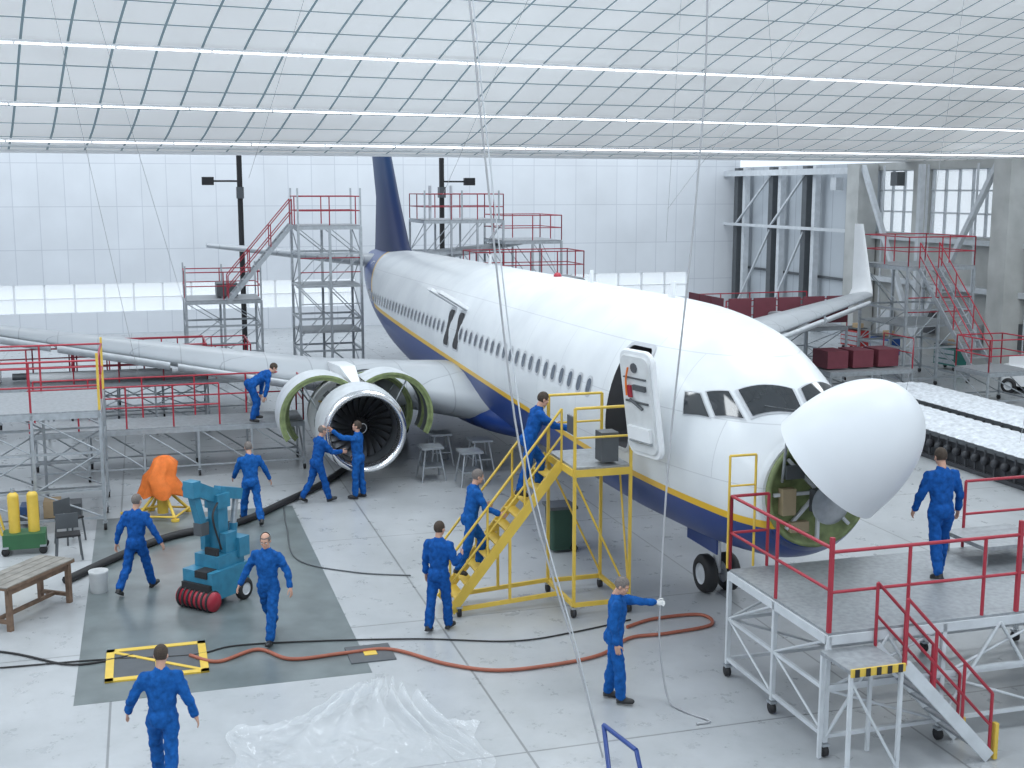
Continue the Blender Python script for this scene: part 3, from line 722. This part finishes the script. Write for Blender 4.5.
# ------------------------------------------------------------------ component racks (right)
RKD=mk("rack_dark_frame",(.045,.048,.055),.6)
def rack(y0,y1,r0,r1):
    b=B(); QUILT=mk("white_quilted_cover",(.58,.61,.65),.6,0,.2,7,.6)
    n=52; rows=16
    rings=[]
    for i in range(n+1):
        x=r0+(r1-r0)*i/n; ring=[]
        for j in range(rows+1):
            t=j/rows; y=y0+(y1-y0)*t; z=.80+.14*math.sin(math.pi*t)**.6-.05*(abs(math.cos(i*math.pi/2))<.5)*1.0-.03*(j%4==0); ring.append(V((x,y,z)))
        rings.append(ring)
    b.loft(rings,QUILT,caps=False,closed=False)
    b.box(((r0+r1)/2,(y0+y1)/2,.70),(r1-r0,y1-y0,.12),DGREY)
    n=26
    for i in range(n+1):
        x=r0+(r1-r0)*i/n
        for y in(y0,y1):
            b.revolve([(-.05,0),(-.05,.11),(.05,.11),(.05,0)],(x,y,.42),RKD,12); b.beam((x,y,.05),(x,y,.7),.05,.05,RKD)
    for y in(y0,y1,(y0+y1)/2): b.beam((r0,y,.06),(r1,y,.06),.1,.1,RKD)
    b.box(((r0+r1)/2,(y0+y1)/2,.35),(r1-r0-.1,(y1-y0)-.2,.5),RKD)
    b.obj("quilted_component_rack",ORG,AL)
rack(-12.4,-10.4,3.5,13.4); rack(-15.0,-13.0,5.0,15)
# ------------------------------------------------------------------ blue mobile crane
b=B()
b.box((0,0,.42),(1.0,.75,.5),TEAL); b.box((.1,.0,.75),(.7,.6,.3),TEAL); b.box((-.42,.0,.35),(.3,.7,.22),BLACK)
for y in(-.36,.36): wheel(b,(.35,y,.2),.2,.14); 
b.revolve([(-.42,0),(-.42,.17),(.42,.17),(.42,0)],(-.5,0,.18),RED,20,R=Matrix.Rotation(math.pi/2,3,'Z'))
for k in range(7): b.revolve([(-.02,.175),(-.02,.195),(.02,.195),(.02,.175)],(-.5,-.36+k*.12,.18),BLACK,20,R=Matrix.Rotation(math.pi/2,3,'Z'))
b.box((-.35,-.1,.62),(.35,.3,.12),BLACK); b.box((-.2,-.1,.85),(.07,.3,.35),BLACK)
b.box((.15,.05,1.25),(.26,.26,1.0),TEAL); b.box((.1,.22,1.2),(.4,.12,.55),TEAL); b.box((.15,-.2,1.0),(.3,.14,.5),TEAL)
b.box((.15,.05,1.8),(.34,.34,.25),TEAL)
b.beam((.15,.05,1.85),(-.45,.05,2.12),.2,.24,TEAL); b.box((-.5,.05,2.12),(.2,.26,.28),TEAL)
b.beam((-.5,.05,2.1),(-.3,.05,1.45),.15,.16,TEAL); b.box((-.3,.05,1.38),(.2,.2,.22),DGREY)
b.beam((.15,.05,1.95),(.75,.05,1.8),.18,.2,TEAL); b.tube((.5,.05,1.0),(.65,.05,1.75),.06,STEEL); b.tube((.5,.05,.8),(.56,.05,1.3),.085,TEAL)
b.box((.42,-.1,.95),(.28,.5,.35),TEAL); b.box((.57,-.1,1.0),(.02,.3,.15),WHITE)
b.tube((-.1,.2,1.3),(-.4,.12,1.95),.035,STEEL); b.path([(.3,.2,1.7),(.5,.35,1.3),(.4,.35,.8)],.025,BLACK); b.path([(0,-.1,1.8),(-.3,-.25,1.6),(-.1,-.25,1.0)],.02,BLACK)
b.box((-.05,.38,.5),(.6,.04,.3),STEEL)
for z in(.5,.65): b.box((.51,0,z),(.02,.5,.05),DGREY)
for (x,y,z) in((.15,.19,1.45),(.15,.19,1.1),(-.5,.19,2.12),(.15,.23,1.8)): b.tube((x,y,z),(x,y+.06,z),.06,DGREY,12)
o=b.obj("mobile_workshop_crane",(-5.2,20.9,0),math.radians(60)); o.scale=(.92,.92,1)
b=B(); rings=[]
for z,rr,ox in((.50,.44,.0),(.7,.42,.02),(.9,.36,-.03),(1.05,.30,.05),(1.18,.27,.08),(1.28,.2,.05),(1.35,.1,.07)):
    ring=[]
    for k in range(36):
        t=2*math.pi*k/36; q=rr*(1+.14*math.sin(t*4+z*4)+.10*math.sin(t*9+z*2)+.12*math.sin(t*2+z*6))
        ring.append(V((ox+q*math.cos(t),q*math.sin(t)*.85,z+.06*math.sin(t*5)*(1 if z<.6 else .4))))
    rings.append(ring)
b.loft(rings,ORANGE)
for k in range(4):
    t=k*math.pi/2+.4; e=V((.62*math.cos(t),.62*math.sin(t),.06)); b.tube(e,(0,0,.7),.035,YEL); b.tube(e,e+V((0,0,-.05)),.09,YEL); e2_=V((.62*math.cos(t+math.pi/2),.62*math.sin(t+math.pi/2),.1)); b.tube(e+V((0,0,.04)),e2_,.025,YEL)
b.tube((0,0,.08),(0,0,.9),.12,YEL,14); b.tube((-.9,.2,.08),(0,0,.25),.03,YEL)
b.obj("covered_aircraft_jack",(-7.75,26.6,0),.3)
b=B()
b.box((0,0,.25),(.8,.5,.3),mk("dark_green_paint",(.03,.12,.05),.5)); 
for sg in(-1,1): b.tube((sg*.18,0,.4),(sg*.18,0,1.1),.11,YEL,14); b.ell((sg*.18,0,1.12),(.11,.11,.1),YEL); b.tube((sg*.18,0,1.2),(sg*.18,0,1.3),.04,STEEL)
for x in(-.35,.35):
    for y in(-.25,.25): caster(b,(x,y,-.02))
b.tube((-.4,-.2,.4),(-.55,-.3,1.0),.025,YEL); b.tube((-.4,.2,.4),(-.55,.3,1.0),.025,YEL); b.tube((-.55,-.3,1.0),(-.55,.3,1.0),.025,YEL)
b.obj("hydraulic_cart",(-9.75,23.9,.02),.3)
b=B()
b.box((0,0,.74),(1.7,.75,.05),WOOD)
for k in range(4): b.box((0,-.28+k*.187,.77),(1.72,.17,.02),mk("worn_table_top",(.22,.21,.19),.6,0,.25,5))
for x in(-.75,.75):
    for y in(-.3,.3): b.box((x,y,.36),(.08,.08,.72),WOOD)
    b.box((x,0,.15),(.06,.6,.06),WOOD)
b.box((0,0,.15),(1.5,.06,.06),WOOD); b.box((0,.3,.66),(1.6,.04,.1),WOOD); b.box((0,-.3,.66),(1.6,.04,.1),WOOD)
b.obj("wooden_workbench",(-8.3,20.2,0),math.radians(72))
b=B(); b.loft([[V((rr*math.cos(t),rr*math.sin(t),z)) for t in [2*math.pi*k/24 for k in range(24)]] for z,rr in((0,.14),(.02,.15),(.36,.17),(.4,.175),(.4,.155),(.05,.13))],mk("bucket_plastic",(.55,.57,.58),.5)); b.obj("plastic_bucket",(-7.45,21.4,0))
for (x_,y_,t_) in((-8.7,23.4,.4),(-9.1,24.6,1.1)):
    b=B(); b.box((0,0,.5),(.45,.35,.04),BLACK)
    for x in(-.2,.2):
        for y in(-.15,.15): b.tube((x,y,.5),(x*1.2,y*1.2,0),.02,DGREY,6)
    b.box((0,.2,.72),(.42,.03,.3),DGREY); b.obj("workshop_seat",(x_,y_,0),t_)
for (r_,y_,c_) in((26,-20.5,(.02,.08,.3)),(22.5,-21.2,(.03,.16,.14)),(17.5,-21.3,(.02,.08,.3)),(29,-20.9,(.4,.03,.03))):
    b=B(); tm=mk("trolley_%d"%int(r_),c_,.4); b.box((0,0,.55),(1.2,.6,.7),tm)
    for z in(.35,.55,.75): b.box((-.0,.31,z),(1.1,.02,.15),STEEL)
    for x in(-.5,.5):
        for y in(-.22,.22): caster(b,(x,y,0))
    b.tube((.65,-.25,.9),(.65,.25,.9),.02,STEEL); b.box((0,0,1.0),(1.2,.62,.04),DGREY); b.box((-.2,0,1.12),(.4,.3,.2),CARD)
    b.obj("tool_trolley",W(r_,y_),AL+.1)
b=B(); b.loft([[V((x,y*k,z)) for x,y in rrect(2.0,1.1,.25,4)] for z,k in((.3,1),(.9,1),(1.0,.92))],WHITE); b.box((.4,0,1.15),(.7,.8,.3),WHITE); b.box((-.4,0,1.0),(.6,.7,.2),BLACK)
for x in(-.65,.65):
    for y in(-.5,.5): wheel(b,(x,y,.28),.28,.2)
b.box((-.95,0,1.3),(.05,.8,.8),DGREY)
b.obj("tow_tractor",W(16.5,-20.3),AL+.5)
b=B(); b.tube((0,0,.05),(0,0,.6),.1,RED,16); b.ell((0,0,.6),(.1,.1,.08),RED); b.tube((0,0,.65),(0,0,.75),.03,BLACK); b.path([(0,0,.72),(.12,0,.6),(.12,0,.25)],.015,BLACK); b.obj("fire_extinguisher",W(27.7,-22.2))
# ------------------------------------------------------------------ hoses & cables
def hose(name,pts,r,mat):
    b=B(); b.path([(p_[0],p_[1],r+.004) for p_ in pts],r,mat,8); b.obj(name)
hose("air_hose",[(-5.0,18.25),(-4.5,18.0),(-4.0,18.5),(-3.4,18.1),(-2.6,18.35),(-1.9,18.5),(-1.0,17.9),(-.2,17.65),(.7,17.9),(1.4,18.3),(1.9,19.0),(2.5,19.2),(3.3,19.6),(3.2,20.1),(2.4,19.9),(1.9,19.5)],.03,HOSEO)
hose("power_cable",[(-9.5,17.4),(-7.7,17.8),(-6.4,18.1),(-5.0,18.3),(-4.4,18.7),(-3.2,18.9),(-1.5,19.0),(.0,18.9),(1.0,19.3),(2.0,19.9)],.014,BLACK)
hose("ventilation_duct_hose",[(-8.2,21.8),(-7.6,23.6),(-7.0,24.8),(-5.9,25.8),(-5.2,27.6),(-4.6,29.4),(-4.2,31.5)],.08,BLACK)
hose("power_cable",[(-5.2,27.3),(-4.8,25.5),(-4.2,23.3),(-3.0,22.5),(-1.9,22.3)],.014,DGREY)
hose("power_cable",[(-9.9,18.9),(-7.9,18.4),(-6.7,17.9),(-5.9,18.3)],.018,BLACK)
b=B(); b.path([(-1.1,14.9,14.9),(-.5,14.9,9.4),(-.33,14.9,7.65),(.1,14.9,4.0),(.8,14.9,1.4),(1.16,14.8,.02)],.013,ROPE); b.path([(-1.0,15.0,14.9),(-.46,15,9.4),(-.28,15,7.65),(.17,15,4.0),(.83,14.95,1.4),(1.16,14.8,.02)],.009,LGREY); b.obj("hanging_hoist_rope")
HAND=V((2.1,16.75,1.47))
b=B(); b.path([(2.45,17.0,14.8),(2.6,17.0,9.8),(2.52,17.0,7.2),(2.2,16.85,3.6),HAND,(2.1,16.7,.8),(2.2,16.5,.1),(2.4,16.2,.02),(2.7,15.9,.02),(2.5,15.8,.02)],.014,ROPE); b.obj("hanging_hoist_rope")
b=B()
for p_,q_ in (((5,26,12.6),(8.5,40,8.5)),((-9,24,12.6),(-9.2,30,2.7)),((2,20,14),(-2,36,7.0)),((9,25,12.5),(9.6,30,.95)),((8,22,14),(4.5,36,6.6)),((-9,26,12.8),(-12,45,3)),((12.4,26,13),(12.6,30,.95)),((-3,24,13.3),(-8,38,7.5)),((4,30,12.3),(4.6,37,5.6))): b.tube(p_,q_,.006,ROPE,5)
b.obj("suspension_wires")
b=B()
for r_,y_,sg in((36,5.5,1),(38,-4.0,-1)):
    b.tube((r_,y_,0.0),(r_,y_,8.6),.12,BLACK,10); b.beam((r_,y_,7.5),(r_,y_+sg*1.2,7.5),.08,.08,BLACK); b.box((r_,y_+sg*1.35,7.5),(.3,.5,.35),BLACK); b.box((r_,y_,7.0),(.4,.3,.5),DGREY)
b.obj("floodlight_post",ORG,AL)
# plastic sheet
PL=mk("clear_plastic_sheet",(.80,.83,.86),.08,alpha=.24,var=.12,scale=9,bump=.4)
b=B(); n=90; rings=[]
for i in range(n+1):
    ring=[]
    for j in range(n+1):
        x=-3.65+3.3*i/n;y=13.5+3.1*j/n
        z=.012+.03*abs(math.sin(x*5.1+2*math.sin(y*2.3)))*abs(math.sin(y*4.3+x*3))+.03*abs(math.sin(x*11+y*6+math.sin(y*5)))**3
        ang_=math.atan2(y-16.9,x+1.75); d=math.hypot(x+1.75,y-16.6)
        z+=.28*math.exp(-d*d*.8)*abs(math.sin(ang_*9))**2
        ring.append(V((x+.15*math.sin(y*3),y+.25*math.sin(x*2.6)-.5*abs(x+1.75)*(j/n),z)))
    rings.append(ring)
b.loft(rings,PL,caps=False,closed=False); b.obj("plastic_sheeting")
b=B(); b.tube((1.2,13.9,.02),(1.15,14.6,.55),.03,NAVY); b.tube((1.15,14.6,.55),(1.5,14.0,.5),.03,NAVY); b.tube((1.5,14.0,.5),(1.6,13.6,.02),.03,NAVY); b.obj("tow_bar_handle")
# ------------------------------------------------------------------ people
def remesh(o,vox,it=4,disp=0):
    m=o.modifiers.new("r","REMESH"); m.mode='VOXEL'; m.voxel_size=vox; m.use_smooth_shade=True
    if it: s_=o.modifiers.new("s","SMOOTH"); s_.iterations=it; s_.factor=.5
    if disp:
        tx=bpy.data.textures.get("folds") or bpy.data.textures.new("folds",'CLOUDS'); tx.noise_scale=.09; tx.noise_depth=2
        d=o.modifiers.new("d","DISPLACE"); d.texture=tx; d.strength=disp; d.mid_level=.5
    return bake(o)
def tmpobj(b,mat):
    o=b.obj("tmp"); return o
b=B()
b.ell((0,-.012,.03),(.076,.096,.098),SKIN,None,24,16); b.ell((0,.03,-.05),(.056,.062,.065),SKIN,None,20,12); b.ell((0,.072,-.085),(.026,.022,.022),SKIN)
b.ell((0,.06,.03),(.06,.035,.03),SKIN); b.ell((0,.098,-.018),(.013,.022,.014),SKIN,None,10,8); b.ell((0,.088,.008),(.009,.014,.03),SKIN,None,10,8)
b.ell((.045,.06,-.02),(.02,.025,.02),SKIN);b.ell((-.045,.06,-.02),(.02,.025,.02),SKIN); b.ell((0,.088,-.052),(.024,.012,.012),SKIN,None,10,8)
for sg in(-1,1): b.ell((sg*.080,-.008,-.005),(.010,.020,.032),SKIN,Matrix.Rotation(sg*.25,3,'Z'),10,8)
b.tube((0,-.015,-.17),(0,-.012,-.03),.058,SKIN,16,.054)
ho=tmpobj(b,SKIN); HEAD=remesh(ho,.0075,2); HEAD.materials.clear(); HEAD.materials.append(SKIN); bpy.data.objects.remove(ho)
b=B()
for sg in(-1,1): b.ell((sg*.030,.083,.005),(.013,.008,.009),EYEW,None,10,8); b.ell((sg*.030,.0895,.005),(.006,.004,.006),EYED,None,8,6); b.ell((sg*.030,.092,.026),(.018,.006,.004),HAIRB,None,8,6)
b.ell((0,.098,-.052),(.02,.006,.006),LIP,None,10,6)
FACE=b.mesh("face_details")
def hairmesh(mat,bald):
    b=B(); rx,ry,rz=.084,.104,.106; nu,nv=28,18; vs=[];idx={}
    for j in range(nv+1):
        for i in range(nu):
            ph=math.pi*j/nv-math.pi/2;t=2*math.pi*i/nu
            v=V((rx*math.cos(ph)*math.cos(t),-.016+ry*math.cos(ph)*math.sin(t),.034+rz*math.sin(ph))); vs.append(v)
    fs=[]
    for j in range(nv):
        for i in range(nu):
            a_,b_,c_,d_=j*nu+i,j*nu+(i+1)%nu,(j+1)*nu+(i+1)%nu,(j+1)*nu+i
            c=(vs[a_]+vs[b_]+vs[c_]+vs[d_])/4
            lim=.075 if c.y>.04 else (.02 if c.y>.005 else -.045)
            if c.z>lim and not(bald and c.z>.085 and c.y>-.06): fs.append((a_,b_,c_,d_))
    b.add(vs,fs,mat,True); return b.mesh("hair")
HM={"g":hairmesh(HAIRG,False),"b":hairmesh(HAIRB,False),"x":hairmesh(HAIRG,True)}
def handmesh(curl,mat):
    b=B(); b.ell((0,0,-.052),(.017,.043,.056),mat,None,14,10); b.cap((0,0,.01),(0,0,-.04),.026,.026,mat,10)
    for k,(y,L_) in enumerate(((.030,.072),(.010,.082),(-.011,.076),(-.031,.06))):
        p_=V((0,y,-.088)); ang=curl*.4
        for sgm,fr in enumerate((.45,.32,.23)):
            d=V((-math.sin(ang),y*.6,-math.cos(ang))).normalized(); q=p_+d*L_*fr*1.05
            b.cap(p_,q,.0095-.0008*sgm,.0088-.0008*sgm,mat,8); p_=q; ang+=curl*.75
    p_=V((-.004,.034,-.035)); 
    for d,l,r_ in ((V((-.25,.7,-.6)),.04,.012),(V((-.45*curl-.1,.25,-.9)),.032,.0105),(V((-.6*curl-.1,.0,-.9)),.025,.0095)):
        q=p_+d.normalized()*l; b.cap(p_,q,r_,r_*.92,mat,8); p_=q
    o=b.obj("tmp"); me=remesh(o,.0045,1); me.materials.clear(); me.materials.append(mat); bpy.data.objects.remove(o); return me
HAND_R=handmesh(.45,SKIN); HAND_G=handmesh(1.25,GLOVE); HAND_C=handmesh(1.2,SKIN)
b=B(); b.ell((0,-.02,.045),(.042,.055,.055),BOOT,None,16,10); b.ell((0,.10,.035),(.05,.095,.045),BOOT,None,16,10); b.ell((0,.04,.05),(.043,.08,.05),BOOT,None,16,10); b.tube((0,-.01,.04),(0,-.01,.15),.05,BOOT,14)
b.v=[(x,y,max(z,0.004)) for x,y,z in b.v]; b.box((0,.05,.012),(.082,.24,.02),BOOT)
o=b.obj("tmp"); BOOTM=remesh(o,.011,1); BOOTM.materials.clear(); BOOTM.materials.append(BOOT); bpy.data.objects.remove(o)
def person(wx,wy,gz,yaw,legs=(15,5,-15,20),armR=((.25,.1,-1),(.1,.4,-.9)),armL=((.25,.1,-1),(.1,.4,-.9)),lean=3,head=(0,0),hair="b",hands=("r","r"),sc=1.0,cloth=BLUE,twist=0,feet_z=None):
    R_l=Matrix.Rotation(-math.radians(lean),3,'X'); Rt=Matrix.Rotation(math.radians(twist),3,'Z')
    T=Rt@R_l
    hip=V((0,0,.93)); b=B()
    def tp(v): return hip+T@(V(v)-hip)
    rings=[]
    for z,w,d,yo in((.84,.13,.10,-.01),(.90,.178,.132,-.01),(.98,.176,.128,-.005),(1.06,.162,.118,0),(1.15,.168,.122,.005),(1.28,.19,.13,.008),(1.38,.20,.126,.0),(1.45,.175,.104,-.01),(1.50,.105,.078,-.015),(1.535,.068,.066,-.012)):
        rings.append([tp((w*math.cos(t),yo+d*math.sin(t),z)) for t in [2*math.pi*k/24 for k in range(24)]])
    b.loft(rings,cloth)
    b.ell(tp((0,-.04,.92)),(.17,.125,.12),cloth,T)
    feet=[]
    for sg,(th,kn) in((-1,legs[0:2]),(1,legs[2:4])):
        th=math.radians(th);kn=math.radians(kn); h=V((sg*.095,0,.90))
        k_=h+V((sg*.03,math.sin(th),-math.cos(th))).normalized()*.43
        sh=th-kn; a_=k_+V((sg*.01,math.sin(sh),-math.cos(sh)))*.42
        b.cap(h,k_,.104,.080,cloth); b.cap(k_,k_.lerp(a_,.93),.082,.076,cloth); b.cap(k_.lerp(a_,.35)+V((0,-.012,0)),k_.lerp(a_,.6)+V((0,-.008,0)),.078,.074,cloth)
        fp=max(-55,min(12,math.degrees(sh)*.75)) ; feet.append((a_,math.radians(fp),sg))
    arms=[]
    for sg,(ua,fa),hd in((1,armR,hands[0]),(-1,armL,hands[1])):
        s_=tp((sg*.19,-.005,1.415)); u_=T@V((sg*ua[0],ua[1],ua[2])).normalized(); f_=T@V((sg*fa[0],fa[1],fa[2])).normalized()
        e=s_+u_*.285; w=e+f_*.235
        b.cap(tp((sg*.10,-.005,1.41)),s_,.082,.082,cloth); b.cap(s_,e,.078,.062,cloth); b.cap(e,w,.063,.052,cloth); arms.append((sg,w,f_,hd))
    b.tube(tp((0,-.012,1.50)),tp((0,-.01,1.55)),.078,cloth,16,.073)
    root=empty("mechanic",(0,0,0))
    o=b.obj("coverall_body"); me=remesh(o,.02,4,.05); me.materials.clear(); me.materials.append(cloth)
    mz=9
    for a_,fp,sg in feet:
        Rf=Matrix.Rotation(fp,3,'X')
        for q in((0,-.07,-.085),(0,.19,-.085)): mz=min(mz,(a_+Rf@V(q)).z)
    def child(nm,me,M):
        c=bpy.data.objects.new(nm,me); COL.objects.link(c); c.parent=root; c.matrix_local=M; return c
    o.parent=root; o.name="coverall_body"
    for a_,fp,sg in feet:
        M=Matrix.Translation(a_)@Matrix.Rotation(fp,4,'X')@Matrix.Rotation(-sg*.12,4,'Z')@Matrix.Translation((0,0,-.085)); child("boot",BOOTM,M)
    Hc=tp((0,.0,1.545)); Rh=T@Matrix.Rotation(math.radians(head[0]),3,'Z')@Matrix.Rotation(-math.radians(head[1]),3,'X')
    M=Matrix.Translation(Hc)@Rh.to_4x4()@Matrix.Translation((0,.0,.125))
    child("head",HEAD,M); child("face",FACE,M); child("hair",HM[hair],M)
    for sg,w,f_,hd in arms:
        zax=-f_; ref=V((0,1,0)) if abs(f_.y)<.8 else V((0,0,1))
        y_=(ref-zax*ref.dot(zax)).normalized(); x_=y_.cross(zax).normalized()
        if sg<0:
            Mr=Matrix((( -x_.x,y_.x,zax.x),(-x_.y,y_.y,zax.y),(-x_.z,y_.z,zax.z)))
        else: Mr=Matrix(((x_.x,y_.x,zax.x),(x_.y,y_.y,zax.y),(x_.z,y_.z,zax.z)))
        child("hand",{"r":HAND_R,"g":HAND_G,"c":HAND_C}[hd],Matrix.Translation(w+f_*.02)@Mr.to_4x4())
    root.location=(wx,wy,gz-mz*sc); root.rotation_euler=(0,0,math.radians(yaw)); root.scale=(sc,)*3
    return root
dn=((.22,.05,-1),(.12,.35,-.9)); bent=((.3,.0,-.9),(-.2,.9,-.1)); back=((.25,-.4,-.9),(.2,.0,-1)); fwd=((.25,.45,-.8),(.1,.75,-.5)); out=((.5,.1,-.85),(.4,.3,-.85))
person(-5.65,26.0,0,25,(22,4,-18,22),out,fwd,8,(0,10),"g",cloth=BLUE2)
person(-4.5,27.8,0,-55,(-14,20,18,4),((.15,.7,-.6),(.0,.95,.1)),((.2,.6,-.7),(0,1,-.1)),12,(0,5),"x")
person(-3.6,28.2,0,75,(4,3,-3,4),((.3,.2,-.95),(.1,.5,-.8)),((.25,.75,.1),(.1,.8,.65)),2,(10,-5),"b",cloth=BLUE2)
person(-6.65,30.9,1.3,-60,(30,35,15,30),((.1,.8,-.6),(0,.7,-.7)),((.1,.8,-.6),(0,.8,-.6)),62,(0,-20),"b")
person(-6.75,21.4,0,-15,(-20,20,22,4),out,back,6,(0,8),"g")
person(-3.9,19.0,0,168,(20,4,-20,24),out,((.45,-.1,-.9),(.3,.35,-.9)),4,(8,10),"x",cloth=BLUE2)
person(-1.2,19.4,0,-25,(-6,10,10,4),((.35,.1,-.9),(-.1,.8,.2)),((.2,.0,-1),(.1,.3,-1)),3,(-10,5),"b")
pw=W(.38,4.5); person(pw.x,pw.y,.62,-72,(34,40,-10,14),((.25,.5,-.7),(.2,.85,-.2)),((.3,.3,-.8),(.15,.9,-.1)),10,(0,8),"g",cloth=BLUE2,hands=("c","c"))
pw=W(.38,3.45); person(pw.x,pw.y,1.93,-72,(38,44,-8,12),((.15,.8,-.3),(.1,.95,.1)),((.2,.75,-.4),(.1,.9,.1)),20,(0,5),"b",hands=("c","c"))
person(1.45,16.6,0,-98,(-4,4,10,6),((.15,-.05,-1),(.05,.25,-1)),((.0,.95,-.08),(.0,1,.04)),3,(-10,25),"g",hands=("r","g"),cloth=BLUE2)
pw=W(-4.85,-1.1); person(pw.x,pw.y,1.66,10,(-10,10,14,4),((.35,.1,-.9),(.1,.35,-.9)),((.35,.1,-.9),(.1,.5,-.8)),6,(0,12),"b",sc=1.02)
person(-4.2,14.0,0,8,(22,4,-18,22),((.4,-.1,-.9),(.3,.2,-.9)),((.5,.1,-.8),(.3,.5,-.8)),6,(-8,12),"b",cloth=BLUE2)
# ------------------------------------------------------------------ camera, light
cam=bpy.data.cameras.new("camera"); co=bpy.data.objects.new("camera",cam); COL.objects.link(co)
co.location=(0,0,7.2); co.rotation_euler=(math.radians(90-9.03),0,0); cam.sensor_width=36; cam.lens=36*1233/1024; cam.clip_end=500; scene.camera=co
w=bpy.data.worlds.new("w"); scene.world=w; w.use_nodes=True; bg=w.node_tree.nodes["Background"]; bg.inputs[0].default_value=(.82,.91,1,1); bg.inputs[1].default_value=1.2
def area(name,c,D,sx,sy,pw_,off=-.3):
    l=bpy.data.lights.new(name,'AREA'); l.shape='RECTANGLE'; l.size=sx; l.size_y=sy; l.energy=pw_; l.color=(.90,.96,1)
    o=bpy.data.objects.new(name,l); COL.objects.link(o); o.location=cpt(c,D,off); o.rotation_euler=(0,0,cang)
for c in(-14,0,14,28):
    area("ceiling_lamp",c,8,7,3,600); area("ceiling_lamp",c,20,7,3,640); area("ceiling_lamp",c,28,7,2,480,-.9)
for y_ in(-16,-4,8,20):
    l=bpy.data.lights.new("roof_lamp",'AREA'); l.shape='RECTANGLE'; l.size=3; l.size_y=9; l.energy=480; l.color=(.90,.96,1)
    o=bpy.data.objects.new("roof_lamp",l); COL.objects.link(o); o.location=W(39.5,y_,13.5); o.rotation_euler=(0,0,AL)
scene.view_settings.view_transform='Standard'
